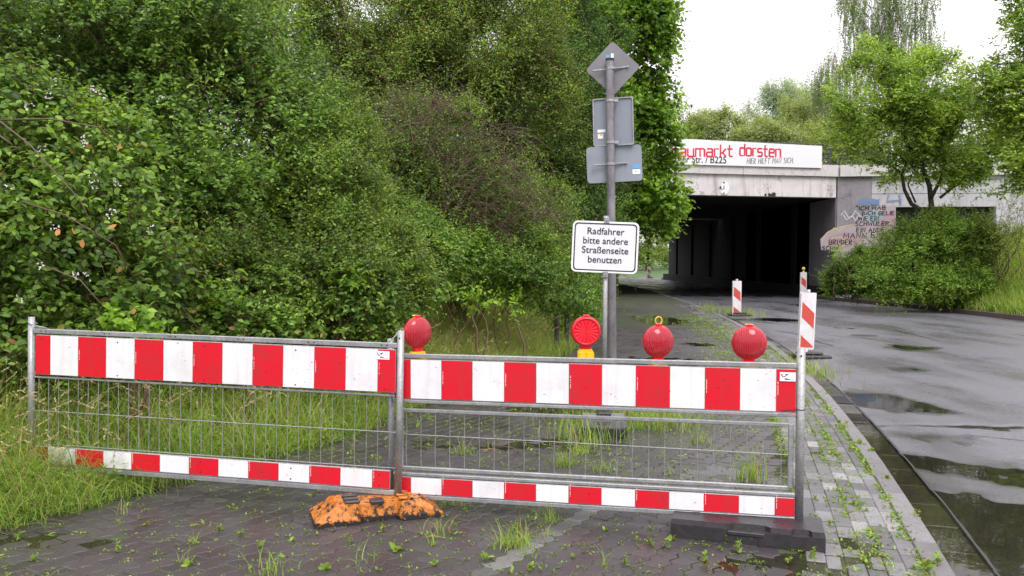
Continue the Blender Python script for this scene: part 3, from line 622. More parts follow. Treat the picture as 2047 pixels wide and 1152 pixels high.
tree('dark_tree', 'dense blue-green tree left of the signpost', 'tree', zb(1080, 21), [lobe(1110, 220, 21, 120, 130), lobe(1060, 330, 20, 110, 100), lobe(1150, 330, 21, 100, 110), lobe(1130, 80, 22, 110, 120), lobe(1160, 430, 20, 90, 80), lobe(1010, 300, 20, 80, 90)], 8000, 8, .065, .36, M['darktree'], tr=.17, gap=-.45, stems=(.0035, M['bark']))
tree('maple_tree', 'bright green broad leaved maple right of the signpost overhanging the bridge', 'tree', (2.55, 25.2, .2), [lobe(1200, 60, 24, 100, 110), lobe(1270, 80, 24, 60, 95), lobe(1220, 200, 24, 88, 100), lobe(1268, 290, 24, 62, 85), lobe(1225, 340, 24.5, 80, 90), lobe(1310, 390, 24, 40, 38), lobe(1352, 392, 24, 24, 15), lobe(1322, 120, 24, 20, 18), lobe(1330, 40, 24, 26, 18), lobe(1330, 190, 24, 22, 20), lobe(1345, 345, 24, 18, 14), lobe(1320, 465, 24, 16, 12), lobe(1290, 440, 24.5, 55, 40), lobe(1160, 20, 25, 90, 90), lobe(1215, 430, 25, 60, 50)], 4800, 8, .12, .5, M['maple'], T_MP, droop=.15, tr=.16, gap=-.12, gs=.9, up=.1)
shrub('hedge_bush', 'green bushy hedge below the dark tree beside the footpath', 'bush', zb(1090, 15), [lobe(1080, 520, 14.5, 90, 70), lobe(1150, 530, 17, 60, 75), lobe(1010, 555, 12.5, 80, 40), lobe(1190, 590, 19, 30, 45), lobe(1200, 490, 22, 50, 70), lobe(1080, 440, 17, 90, 60)], 5200, 8, .042, .25, M['shrub'], T_RH, gap=-.4, ns=1, minz=.7)
shrub('green_bush', 'bright green bramble bank between the brown cane mound and the grass verge', 'bush', zb(950, 12), [lobe(880, 520, 11, 110, 60), lobe(980, 530, 11.8, 110, 60), lobe(820, 480, 10.8, 70, 70), lobe(1060, 560, 13, 80, 40)], 3600, 8, .05, .24, M['bramble'], T_RH, gap=-.3, ns=1, droop=.1, minz=.95)
for px_, py_, d_, lab_ in ((950, 598, 10.5, 'yellow-green sprig of leaves low on the bank behind the first lamp'), (1010, 612, 11.5, 'yellow-green sprig of leaves at the foot of the hedge right of the first lamp'), (1150, 470, 17, 'lighter green leafy sprig in the hedge left of the notice sign'), (690, 560, 8, 'light green leafy sprig low on the feathery bush'), (450, 600, 7.4, 'light green sprig above the middle of the left barrier')):
    shrub('leafy_sprig', lab_, 'shrub', zb(px_, d_), [lobe(px_, py_, d_, 34, 18)], 26, 7, .055, .18, M['lime'], T_OV, ns=3, droop=.2)
shrub('ivy_patch', 'glossy ivy hanging over old posts beside the path', 'ivy', zb(1140, 15), [lobe(1130, 590, 14.5, 55, 50), lobe(1170, 610, 16, 30, 45)], 900, 8, .045, .2, M['privet'], T_OV, droop=.5, ns=4)
# --- more wood far left behind everything
for q, (px, d, lab) in enumerate([(-150, 16, 'tree at the far left edge behind the tall bush'), (200, 20, 'tree behind the tall bush at the upper left'), (800, 26, 'tree standing at the back of the wood behind the hawthorn'), (1010, 30, 'rearmost tree of the wood left of the signpost')]):
    tree('background_tree', 'dark '+lab, 'tree', zb(px, d), [lobe(px, 60, d, 200, 150), lobe(px+120, 220, d, 160, 150), lobe(px-100, 260, d, 160, 160), lobe(px+60, 390, d, 180, 120)], 5200, 7, .12, .5, M['darktree'], tr=.2, gap=-.6, gs=.8)
# --- right side
oakb = Vector(P(1850, 470, 30)); oakb.z = .9
t = empty('oak_tree', oakb, 'light green oak with dark forked trunk in front of the wing wall', 'tree'); b = MB()
D = 30
for pts, r0, r1 in (([(1850, 560), (1850, 470), (1862, 412), (1858, 372), (1842, 330), (1815, 290), (1790, 240), (1770, 200)], .13, .03), ([(1850, 425), (1822, 408), (1808, 380), (1803, 350), (1812, 325), (1800, 310), (1770, 305)], .085, .02),
                    ([(1862, 395), (1880, 360), (1890, 320), (1900, 280), (1920, 220)], .07, .02), ([(1880, 395), (1905, 375), (1935, 360), (1965, 350)], .055, .015), ([(1845, 335), (1850, 280), (1835, 220), (1825, 160)], .05, .015), ([(1800, 345), (1780, 330), (1740, 318), (1700, 322)], .04, .01), ([(1890, 330), (1930, 290), (1960, 270)], .04, .012), ([(1830, 405), (1815, 370), (1825, 345)], .04, .012)):
    pp = [P(x, y, D+.25*math.sin(i)) for i, (x, y) in enumerate(pts)]; b.tube(pp, [r0+(r1-r0)*i/(len(pp)-1) for i in range(len(pp))], 8)
b.build('trunk', M['bark'], t, True)
foliage('crown', [lobe(1745, 130, 30, 45, 38), lobe(1740, 200, 30, 85, 60), lobe(1830, 210, 30, 95, 70), lobe(1702, 265, 30, 42, 32), lobe(1790, 275, 30, 100, 45), lobe(1900, 265, 30, 85, 52), lobe(1950, 315, 30, 62, 35), lobe(1725, 308, 30, 48, 12), lobe(1800, 330, 30, 45, 10), lobe(1925, 360, 30, 45, 14), lobe(1870, 170, 30.5, 60, 50), lobe(1840, 330, 31, 110, 40), lobe(1990, 385, 29, 40, 8)], 4600, 8, .125, .45, M['oak'], t, T_OK, gap=-.02, gs=1.1, shell=.7)
t = tree('oak_tree', 'oak bough reaching in from the right edge against the sky', 'tree', (22.5, 27, 1.5), [lobe(2040, 70, 26, 45, 75), lobe(1975, 165, 26, 62, 26), lobe(2030, 210, 26, 62, 62), lobe(2060, 300, 26, 60, 70), lobe(2050, -10, 26, 55, 40), lobe(1935, 150, 26, 30, 12), lobe(1990, 250, 26, 45, 35)], 3000, 8, .125, .4, M['oak'], T_OK, tr=.14, gap=-.1, top=P(2120, -40, 26), shell=.7)
shrub('dense_shrub', 'dense dark green rounded shrub under the oak', 'shrub', (P(1860, 590, 29).x, 29, .5), [lobe(1835, 520, 29, 85, 52), lobe(1910, 500, 29, 66, 52), lobe(1860, 560, 28, 95, 32), lobe(1930, 540, 28.5, 40, 34), lobe(1865, 462, 29.5, 68, 28), lobe(1775, 565, 28, 48, 28)], 7500, 8, .085, .4, M['shrub'], T_RH, gap=-.35, ns=16)
shrub('dense_shrub', 'low loose green bush at the corner of the tunnel mouth', 'shrub', (P(1700, 590, 31).x, 31, .3), [lobe(1700, 555, 31, 50, 30), lobe(1672, 570, 31, 26, 20), lobe(1745, 530, 31, 32, 28)], 2400, 8, .085, .3, M['shrub'], T_RH, gap=-.5, ns=8)
shrub('yellow_shrub', 'small yellow leaved sprig on the bush at the tunnel corner', 'shrub', (P(1675, 560, 30).x, 30, .3), [lobe(1676, 508, 30, 12, 10)], 25, 7, .09, .2, M['lime'], ns=2)
shrub('loose_shrub', 'airy twiggy willow shrub in front of the pale wing wall', 'shrub', (P(2000, 560, 28).x, 28, .9), [lobe(2000, 440, 28, 30, 60), lobe(2030, 430, 28, 26, 40), lobe(1990, 500, 28, 40, 40)], 260, 7, .07, .4, M['midtree'], ns=14, gap=-.2, stems=(.004, M['twig']))
# --- behind the bridge
def birch(px, d, top, wd, base, label, n=150, grp=None, up=False):
    t = empty('birch_tree', (P(px, 400, d).x, d, 4), label, 'tree', grp); b = MB(); B0 = P(px, 420, d); B1 = P(px+8, top, d)
    main = limb(b, B0, B1, .17, .03, .02, 10, 8); O = []; 
    for q in range(n):
        j = random.randint(3, 10); a = main[j]; s = random.uniform(-1, 1); x = px+s*wd; yy_ = top+(base-top)*random.random()**1.3+abs(s)*30
        e = P(x, yy_, d+random.uniform(-1.5, 1.5))
        if q % 4 == 0: limb(b, a, e, .035, .01, .1, 5, 4)
        O.append(np.array(e))
    b.build('trunk', M['birchbark'], t, True)
    O = np.array(O); dd = unit(np.stack([rng.normal(0, .12, n), rng.normal(0, .12, n), -np.ones(n)], 1)); LL = rng.uniform(.8, 2.6, n)
    V, F = [], []; off = 0
    for rep in range(3):
        o2 = O+rng.normal(0, .3, O.shape); v, f = twig_leaves(o2, dd, LL, 30, .15, T_RH, 0); V.append(v); F.append(f+off); off += len(v)
    add_np('crown', np.concatenate(V), np.concatenate(F), M['birch'], t); strands('hanging_twigs', O, dd, LL, .012, M['twig'], t)
birch(1775, 52, -60, 92, 270, 'tall weeping birch with white trunk above the oak right of the bridge', 420)
birch(1662, 60, 105, 34, 260, 'small thin birch beside the tall weeping birch', 110)
tree('willow_tree', 'silvery grey-green tree standing above the banner behind the bridge', 'tree', (P(1555, 300, 75).x, 75, 3), [lobe(1555, 195, 75, 38, 26), lobe(1530, 225, 75, 45, 30), lobe(1590, 220, 75, 38, 32), lobe(1555, 260, 75, 70, 25)], 2200, 7, .18, 1.0, M['silver'], tr=.2, gap=-.1, gs=.5)
for px, py, rx, ry, d, lab, mt_ in ((1410, 262, 26, 26, 58, 'leftmost tall sapling behind the banner', 'hazetree'), (1455, 262, 34, 24, 58, 'wispy sapling behind the middle of the banner', 'hazetree'), (1505, 275, 40, 22, 56, 'low green tree behind the word on the banner', 'hazetree'), (1615, 215, 38, 40, 64, 'mid green birch-like tree left of the weeping birch', 'hazetree'), (1600, 275, 60, 25, 56, 'yellowish bush behind the right end of the banner', 'hazetree'), (1680, 290, 60, 50, 50, 'shady green tree behind the railing at the end of the banner', 'midtree'), (1990, 330, 90, 60, 48, 'dark green tree behind the railing at the right edge', 'darktree'), (1860, 330, 90, 60, 50, 'green tree behind the railing hidden by the oak', 'midtree'), (1330, 270, 60, 50, 58, 'green tree behind the hidden end of the banner', 'midtree')):
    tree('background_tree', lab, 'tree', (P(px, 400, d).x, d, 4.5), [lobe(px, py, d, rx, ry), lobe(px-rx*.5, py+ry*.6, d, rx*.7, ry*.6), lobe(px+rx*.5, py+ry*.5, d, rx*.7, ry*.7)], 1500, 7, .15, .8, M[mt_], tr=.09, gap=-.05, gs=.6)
for px, d, lab in ((1225, 100, 'left tree seen through the tunnel'), (1290, 105, 'middle tree seen through the tunnel'), (1350, 110, 'right tree seen through the tunnel')):
    tree('background_tree', lab, 'tree', (P(px, 540, d).x, d, 0), [lobe(px, 480, d, 50, 45), lobe(px+20, 440, d, 45, 40), lobe(px-10, 515, d, 40, 18)], 900, 7, .3, .9, M['midtree'], tr=.2, gap=-.5, gs=.4)

J = np.array(joints)
# ------------------------------------------------------------ grass
def blades(name, x, y, z, h, wdt, lean, mt, seg=3, parent=None, **kw):
    n = len(x); a = rng.uniform(0, 2*np.pi, n); ld = np.stack([np.cos(a), np.sin(a)], 1); wa = a+np.pi/2+rng.normal(0, .5, n); wdv = np.stack([np.cos(wa), np.sin(wa)], 1)
    V = np.zeros((n, 2*seg+1, 3)); k = lean*rng.uniform(.3, 1.3, n)
    for s in range(seg+1):
        t = s/seg; cx = x+ld[:, 0]*h*k*t*t; cy = y+ld[:, 1]*h*k*t*t; cz = z+h*(t-.35*k*t*t*np.clip(k, 0, 1.5)); ww = wdt*(1-t**1.5)*.5
        if s < seg:
            V[:, 2*s] = np.stack([cx-wdv[:, 0]*ww, cy-wdv[:, 1]*ww, cz], 1); V[:, 2*s+1] = np.stack([cx+wdv[:, 0]*ww, cy+wdv[:, 1]*ww, cz], 1)
        else: V[:, 2*s] = np.stack([cx, cy, cz], 1)
    f = []
    for s in range(seg-1): f += [[2*s, 2*s+1, 2*s+3], [2*s, 2*s+3, 2*s+2]]
    f.append([2*seg-2, 2*seg-1, 2*seg]); F = np.array(f)[None]+(np.arange(n)*(2*seg+1))[:, None, None]
    return add_np(name, V.reshape(-1, 3), F.reshape(-1, 3), mt, parent, **kw)
def tufted(n, per, xf, sp):               # clumped points
    c = xf(n); x = np.repeat(c[0], per)+rng.normal(0, sp, n*per); y = np.repeat(c[1], per)+rng.normal(0, sp, n*per); return x, y
def verge(n):
    y = 3.9+rng.random(n)**1.25*11; t = rng.random(n)**1.1*np.interp(y, [4, 6, 9, 14], [1.3, 2.6, 3.0, 2.2]); return xl(y)-t-.04, y
x, y = tufted(3600, 13, verge, .05); k = x < xl(y)+.06; x, y = x[k], y[k]
t_ = xl(y)-x; h = rng.uniform(.12, .42, len(x))*np.interp(t_, [0, .4, 1.2], [.5, 1.0, 1.35])*np.interp(y, [5, 9, 14], [1, 1.1, 1.1])
blades('verge_grass', x, y, zbank(x, y)-.02, h*1.15, .0075, 1.5, M['grass'], 4, kind='stuff', label='long wet grass with arching blades along the left edge of the footpath')
def seedheads(name, x, y, z, h, lab):
    n = len(x); a = rng.uniform(0, 6.28, n); lean = rng.uniform(.15, .5, n)*h; V0, F0 = [], []
    d = unit(np.stack([np.cos(a)*lean, np.sin(a)*lean, h], 1)); o = np.stack([x, y, z], 1); t = empty(name, (0, 0, 0)) if False else None
    ob = strands(name, o, d, h, .0014, M['hay'], None, droop=.12, seg=4, back=0, kind='stuff', label=lab)
    tip = o+d*h[:, None]; tip[:, 2] -= .12*1.5*h**2; td = unit(d*.7+np.stack([np.cos(a), np.sin(a), -.5*np.ones(n)], 1)*.6)
    oo = np.repeat(tip, 9, 0)+np.repeat(td, 9, 0)*(np.tile(np.linspace(-.03, .075, 9), n))[:, None]; V, F = leaf_mesh(oo, np.repeat(td, 9, 0)+.45*rv(len(oo)), rv(len(oo)), np.full(len(oo), .02), T_RH)
    add_np(name, V, F, M['hay'], kind='stuff', label=lab.replace('stalks', 'tips'))
def edgev(n): y = 3.9+rng.random(n)**1.2*10; return xl(y)-.02-rng.random(n)*.3, y
def bankv(n): y = 8.6+rng.random(n)*6.5; return xl(y)-rng.random(n)*2.6-.03, y
xb, yb = tufted(2600, 13, bankv, .06); blades('bank_grass', xb, yb, zbank(xb, yb)-.02, rng.uniform(.25, .65, len(xb))*np.interp(xl(yb)-xb, [0, .8, 2], [.6, 1, 1.7]), .009, 1.3, M['litgrass'], 4, kind='stuff', label='long grass coloured as if lit on the slope between hedge and path behind the lamps')
xe, ye = tufted(700, 12, edgev, .05); blades('verge_grass', xe, ye, np.maximum(zbank(xe, ye), 0)-.01, rng.uniform(.08, .26, len(xe)), .006, 1.25, M['grass'], 4, kind='stuff', label='short grass spilling over the left edge of the paving')
x, y = verge(1500); seedheads('grass_seed_heads', x, y, zbank(x, y), rng.uniform(.35, .7, len(x)), 'pale straw coloured seed stalks rising from the verge grass')
# short grass shoots scattered behind and in front of the fence
c_ = J[rng.random(len(J)) < .045]; c_ = c_[clump_noise(np.stack([c_[:, 0], c_[:, 1], c_[:, 0]*0], 1), .9) > -.2] if len(c_) else c_
xs_, ys_ = np.repeat(c_[:, 0], 9)+rng.normal(0, .016, 9*len(c_)), np.repeat(c_[:, 1], 9)+rng.normal(0, .016, 9*len(c_))
blades('joint_grass', xs_, ys_, xs_*0-.004, rng.uniform(.03, .15, len(xs_)), .004, 1.0, M['grass'], 3, kind='stuff', label='short grass shoots growing in the paving joints')
# low weeds mixed in the verge
x, y = verge(900); o = np.stack([x, y, zbank(x, y)+.05+rng.random(len(x))*.12], 1); o = np.repeat(o, 6, 0)+rng.normal(0, .03, (len(x)*6, 3)); V, F = leaf_mesh(o, rv(len(o))+np.array([0, 0, .3]), np.array([0, 0, 1.])+.4*rv(len(o)), rng.uniform(.02, .05, len(o)), T_OV)
add_np('verge_herbs', V, F, M['weed'], kind='stuff', label='broad leaved herbs growing low between the verge grass')
# hedge foot further on
def vf(n): y = 13+rng.random(n)*20; return xl(y)-rng.random(n)**1.5*1.6+.05, y
x, y = tufted(700, 10, vf, .08); blades('path_edge_grass', x, y, zbank(x, y), rng.uniform(.15, .45, len(x)), .012, .8, M['grass'], 3, kind='stuff', label='rough grass at the foot of the hedge along the far path')
def rf(n): y = 17+rng.random(n)*19; return 15.1+rng.random(n)**1.2*7, y
x, y = tufted(5200, 12, rf, .14); h = rng.uniform(.2, .6, len(x))*np.interp(x, [15, 16.5, 20], [.8, 1.2, 2.0]); blades('bank_grass', x, y, zright(x, y)-.03, h, .024, .8, M['grass'], 3, kind='stuff', label='yellow-green long grass on the bank behind the far kerb')
x, y = rf(500); k = x > 17; x, y = x[k], y[k]; seedheads('bank_seed_heads', x, y, zright(x, y)+.1, rng.uniform(.5, 1.0, len(x)), 'straw coloured stalks on the right hand bank')
# grass in the verge strip between kerb and road under the posts
def spot(px, py, n, rx, ry, hmin, hmax, name, label, z=0, lean=.7, wd_=.006, kind='stuff', mt_='grass'):
    c = G(px, py, z); x = c.x+rng.normal(0, rx, n); y = c.y+rng.normal(0, ry, n); return blades(name, x, y, np.full(n, z-.004), rng.uniform(hmin, hmax, n), wd_, lean, M[mt_], 3, kind=kind, label=label)
spot(1470, 628, 420, .32, .8, .08, .32, 'grass_clump', 'grass clump round the foot of the middle striped post', wd_=.012)
spot(1418, 622, 110, .2, .6, .08, .45, 'grass_clump', 'small grass clump on the kerb left of the middle striped post', wd_=.011)
spot(1610, 745, 300, .12, .55, .06, .34, 'grass_clump', 'tall grass along the kerb below the nearest striped post', z=-.02, wd_=.009)
spot(1290, 850, 700, .32, .18, .1, .38, 'grass_clump', 'sprawling grass on the paving right of the grey sign base', lean=1.1)
spot(1175, 875, 260, .16, .18, .1, .35, 'grass_clump', 'grass tuft on the paving at the left corner of the grey sign base', lean=.8)
spot(1500, 958, 90, .05, .05, .06, .3, 'grass_clump', 'upright grass tuft behind the mesh near the right end of the barrier', lean=.5)
for px, py, n_, lab in ((925, 905, 60, 'grass tuft on the paving left behind the right mesh'), (1130, 930, 120, 'tall upright grass tuft behind the middle of the right mesh'), (1160, 905, 90, 'thin grass tuft right behind the middle of the right mesh'), (885, 1060, 30, 'thin grass shoots to the right of the orange foot'), (1030, 1090, 150, 'grass tuft on the white paver line in the foreground'), (548, 1145, 40, 'grass blades at the very bottom left of centre'), (1500, 1085, 14, 'few long blades leaning on the front of the black foot'), (735, 1125, 14, 'few thin blades in the foreground paving'), (1100, 1040, 50, 'grass shoots under the bottom rail near the white line'), (1050, 1000, 40, 'short grass behind the lower board'), (900, 1010, 45, 'grass shoots just right of the orange foot tip'), (1205, 940, 60, 'loose tuft right of the tall upright tuft'), (1400, 885, 70, 'straw coloured tuft behind the mesh')):
    spot(px, py, n_, .05, .05, .03, .17, 'grass_tuft', lab, lean=.95, wd_=.005, kind=None)['category'] = 'grass'
# weeds on the pavement: small rosettes
def rosette(name, r, nl, h, T=T_OV, stem=0.):
    a = np.arange(nl)*2.4+rng.uniform(0, .9, nl); el = rng.uniform(.05, 1.3, nl); d = np.stack([np.cos(a)*np.cos(el), np.sin(a)*np.cos(el), np.sin(el)], 1); o = np.zeros((nl, 3))+np.array([0, 0, .002])
    o[:, 2] += stem*rng.random(nl); o[:, :2] += rng.normal(0, .2*r, (nl, 2))
    V, F = leaf_mesh(o, d, np.tile([0, 0, 1.], (nl, 1))+.4*rv(nl), rng.uniform(.3, 1, nl)*r, T); me = npmesh(name, V, F); me.materials.append(M['weed']); return me
rs = [rosette('weed', .045, 10, 1, stem=.02), rosette('weed', .042, 9, 1), rosette('weed', .03, 26, 1, stem=.03), rosette('weed', .04, 20, 1, T_RH, .015), rosette('weed', .05, 12, 1, T_RH, .05), rosette('weed', .028, 34, 1, T_OV, .06), rosette('weed', .04, 9, 1, T_OV, .01), rosette('weed', .035, 16, 1, T_OV, .04)]
spots = [(35, 1077, 2, 1.2), (790, 1100, 1, 1.5), (765, 1062, 2, 1), (650, 1140, 1, 1.2), (585, 1082, 1, .8), (605, 1015, 1, .6), (520, 1095, 2, 1.1), (380, 1130, 1, 1.2), (235, 1103, 1, .8), (1300, 1092, 2, 1.1), (1345, 1080, 1, 1), (1335, 1095, 3, 1), (1450, 1085, 1, .7), (1478, 1105, 3, 1.2), (1410, 1135, 1, 1.2), (1575, 1125, 2, 1), (1515, 1127, 2, .7), (1625, 1115, 1, .9), (1440, 1100, 2, .7), (810, 1010, 1, .7), (1035, 1065, 1, 1), (930, 1025, 1, .8), (970, 1120, 3, 1.2), (1850, 1142, 3, 1.5), (1870, 1130, 2, 1.5), (1830, 1035, 3, 1.1), (1772, 960, 3, 1), (1720, 890, 3, 1.4), (1740, 905, 2, 1.3), (1700, 900, 3, 1.2), (1690, 855, 3, 1.3), (1675, 845, 2, 1), (1655, 790, 3, 1), (1560, 1050, 1, .8), (70, 1120, 1, 1), (290, 1050, 1, .8), (440, 1060, 2, .9), (480, 1070, 3, .8), (700, 1085, 1, .7), (1210, 1060, 1, .8), (1250, 1130, 2, .9), (1060, 1140, 2, 1), (1145, 1115, 2, .8), (870, 1130, 3, .8), (1380, 1060, 1, .7), (1660, 1050, 3, .8), (1690, 1000, 2, .7), (1640, 960, 1, .7), (1705, 1010, 3, .9), (1630, 1000, 2, .8)]
for px, py, kx, s in spots:
    kx = (kx+4*(py % 2)) % 8
    z = 0; c = G(px, py, z); o = link('weed', rs[kx], None, None, label='small bright green weed growing in a paving joint', cat='weed', group='weeds in the paving joints'); o.location = (c.x, c.y, -.003); o.rotation_euler = (0, 0, random.uniform(0, 6)); o.scale = (s, s, s)
def mass(name, pts, per, s0, s1, lab, mt_='weed', sp=.02):
    n = len(pts); o = np.repeat(np.concatenate([pts, np.zeros((n, 1))], 1), per, 0); o[:, :2] += rng.normal(0, sp, (n*per, 2)); d = rv(len(o)); d[:, 2] = np.abs(d[:, 2])*.8; V, F = leaf_mesh(o, d, np.array([0, 0, 1.])+.3*rv(len(o)), rng.uniform(s0, s1, len(o)), T_RH); add_np(name, V, F, M[mt_], kind='stuff', label=lab)
a1 = np.array([ca, sa]); a2 = np.array([-sa, ca])
js = J[rng.random(len(J)) < 5]; js = np.concatenate([js, js]); uo = rng.uniform(-Lp/2, Lp/2, len(js)); jp = js+a1*uo[:, None]+a2*(Wp/2+AW*np.sin(4*np.pi*uo/Lp))[:, None]
keep = (clump_noise(np.stack([jp[:, 0], jp[:, 1], jp[:, 0]*0], 1), 1.6) > -.3); mass('joint_weeds', jp[keep], 7, .006, .02, 'tiny green moss and seedlings in the paving joints', sp=.016)
jf = J[rng.random(len(J)) < .30]; mass('joint_weeds', jf, 8, .012, .034, 'scattered seedlings across the footpath', sp=.02)
y = rng.uniform(3.6, 16, 1100); off = rng.choice([-.13, -.33, -.43, -.75], 1100, p=[.45, .2, .1, .25]); pts = np.stack([xk(y)+off+rng.normal(0, .012, 1100), y], 1); pts = pts[clump_noise(np.stack([pts[:, 0], pts[:, 1], pts[:, 0]*0], 1), 1.3) > -.15]; mass('kerb_weeds', pts, 9, .012, .035, 'bright green weeds in the seam beside the kerb', sp=.022)
y = rng.uniform(12, 24, 500); pts = np.stack([xk(y)-.8+rng.normal(0, .35, 500), y], 1); mass('path_weeds', pts, 8, .02, .05, 'weeds spreading over the far paving near the middle striped post', sp=.05)
# pale grit
g = np.stack([rng.uniform(-3, 2.2, 2600), rng.uniform(3.8, 9, 2600)], 1); g = g[(g[:, 0] > xl(g[:, 1])) & (g[:, 0] < xk(g[:, 1])-.1)]; o = np.concatenate([g, np.full((len(g), 1), .0015)], 1); V, F = leaf_mesh(o, rv(len(o))*[1, 1, .2], rv(len(o)), rng.uniform(.002, .006, len(o)), T_RH); add_np('grit', V, F, M['kerb'], kind='stuff', label='fine pale grit scattered over the pavers')
#STRUCT
# ------------------------------------------------------------ bridge
def fy(x): return 36.5+(x-14.3)*.15           # front face line
XW = 14.3
br = empty('bridge', (8, 36, 0), 'concrete bridge over the road with a long dark underpass', 'bridge')
def slab(name, x0, x1, dy0, dy1, z0, z1, m, par=br, s=.15):
    b = MB(); f = lambda x, dy: (x, 36.5+(x-XW)*s+dy)
    q = [f(x0, dy0), f(x1, dy0), f(x1, dy1), f(x0, dy1)]
    b.raw([(x, y, z) for z in (z0, z1) for x, y in q], [(0, 3, 2, 1), (4, 5, 6, 7), (0, 1, 5, 4), (1, 2, 6, 5), (2, 3, 7, 6), (3, 0, 4, 7)]); return b.build(name, m, par)
slab('edge_beam', 2.2, XW-.05, 0, .5, 4.42, 5.33, M['beam'])
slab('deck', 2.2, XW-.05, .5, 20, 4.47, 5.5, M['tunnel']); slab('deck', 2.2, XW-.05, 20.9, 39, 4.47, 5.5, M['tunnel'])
for x0 in (1.2, 5.57, 9.94): slab('cornice_block', float(x0), min(float(x0)+4.35, XW+.05), -.12, .9, 5.333, 5.83, M['cornice'])
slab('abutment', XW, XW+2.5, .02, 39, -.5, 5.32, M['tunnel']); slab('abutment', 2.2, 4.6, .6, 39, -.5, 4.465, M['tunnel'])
slab('wall_face', XW-.04, XW-.0025, .03, 3.2, .46, 4.41, M['wallgrey']); slab('wall_footing', XW-.5, XW-.002, 1.5, 39, -.5, .45, M['tunnel'])
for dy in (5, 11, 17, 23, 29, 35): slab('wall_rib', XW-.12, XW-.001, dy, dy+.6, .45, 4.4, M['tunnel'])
c0 = P(1540, 384, 35.8); b = MB()
for q in range(9):
    a = random.uniform(-.35, .35); s = random.uniform(.03, .08); y0 = float(fy(c0.x+a)); b.box((c0.x+a-s, y0-.006-.002*q, 4.43), (c0.x+a+s, y0+.05, 4.43+random.uniform(.05, .2)))
b.build('spalled_patch', M['soil'], br)
# wing wall panels
ww = empty('wing_wall', (15, 36, 0), 'wing wall right of the tunnel, grey concrete then pale painted panels with graffiti', 'wall')
WX = [XW+.01, P(1744, 450, 36.1).x, P(1881, 450, 35.6).x, P(2009, 450, 35.1).x, 24.5, 28.0]; ws = -.2
WY = lambda x: 36.49+(x-XW)*ws
def wbox(b, x0, x1, z0, z1, dy0, dy1):
    q = [(x0, WY(x0)+dy0), (x1, WY(x1)+dy0), (x1, WY(x1)+dy1), (x0, WY(x0)+dy1)]
    return b.raw([(x, y, z) for z in (z0, z1) for x, y in q], [(0, 3, 2, 1), (4, 5, 6, 7), (0, 1, 5, 4), (1, 2, 6, 5), (2, 3, 7, 6), (3, 0, 4, 7)])
ox0, ox1 = P(1771, 450, 36).x, P(1992, 450, 35.2).x; zt, zj = P(1800, 414, 36).z, P(1800, 388, 36).z
wbox(MB(), WX[0], WX[1]-.02, -.3, 5.32, 0, .5).build('panel', M['wallgrey'], ww)
for a_, b_ in zip(WX[1:], WX[2:]): wbox(MB(), a_, b_-.025, zj+.02, 5.32, .02, .5).build('panel', M['wallwhite'], ww)
wbox(MB(), WX[1], 28, zt+.0, zj, .03, .5).build('panel', M['wallwhite'], ww)
wbox(MB(), WX[1], ox0, -.3, zt-.002, .02, .5).build('panel', M['wallwhite'], ww); wbox(MB(), ox1, WX[3]+.5, -.3, zt-.002, .02, .5).build('panel', M['wallwhite'], ww); wbox(MB(), WX[3]+.52, 28, -.3, zt-.002, .02, .5).build('panel', M['wallwhite'], ww)
wbox(MB(), WX[1], 28, -.3, 5.3, .52, .9).build('joint_backing', M['void'], ww); 
for a_ in range(4):
    x0 = XW+.06+a_*3.4; wbox(MB(), x0, x0+3.38, 5.33, 5.83, -.15, .6).build('coping', M['cornice'], ww)
b = MB(); wbox(b, XW, 28, 0, 5.4, .95, 14).build('embankment_fill', M['soil'], ww)
# railing
def railing(x0, x1, yf, z0, label):
    t = empty('railing', (x0, yf(x0), z0), label, 'railing')
    n = max(2, int((x1-x0)/1.9)+1)
    for q in range(n):
        x = x0+(x1-x0)*q/(n-1); MB().box((x-.05, yf(x)-.05, z0), (x+.05, yf(x)+.05, z0+1.0)).build('post', M['railing'], t)
    for z in (.2, .4, .6, .8, 1.0): MB().tube([(x0, yf(x0), z0+z), (x1, yf(x1), z0+z)], .022, 6).build('rail', M['railing'], t)
railing(XW+.1, 27, lambda x: WY(x)+.3, 5.83, 'dark steel railing on top of the wing wall to the right of the banner')
railing(2.3, XW-.1, lambda x: fy(x)+.6, 5.83, 'dark steel railing on the bridge behind the banner')
# ------------------------------------------------------------ strokes lettering
def ribbons(name, polys, wd_, m, f3, parent, **k):
    wd_ *= .82      # polys: 2D polylines; f3 maps (u, v, lift) to the world
    b = MB()
    for j, pl in enumerate(polys):
        n = len(pl); L_ = []
        for i, p in enumerate(pl):
            a = Vector(pl[max(i-1, 0)]); c = Vector(pl[min(i+1, n-1)]); t = (c-a).normalized(); s = Vector((-t.y, t.x)); q = Vector(p)
            if 0 < i < n-1:
                t1 = (q-a).normalized(); k_ = 1/max(.72, abs(t1.dot(t)))
            else: k_ = 1
            if i == 0: q = q-t*wd_*.25
            if i == n-1: q = q+t*wd_*.25
            L_.append((q+s*wd_/2*k_, q-s*wd_/2*k_))
        for i in range(n-1):
            (a1_, a0_), (b1_, b0_) = L_[i], L_[i+1]; z = .0004*(j % 5); b.poly([f3(a0_.x, a0_.y, z), f3(b0_.x, b0_.y, z), f3(b1_.x, b1_.y, z), f3(a1_.x, a1_.y, z)])
    return b.build(name, m, parent, **k)
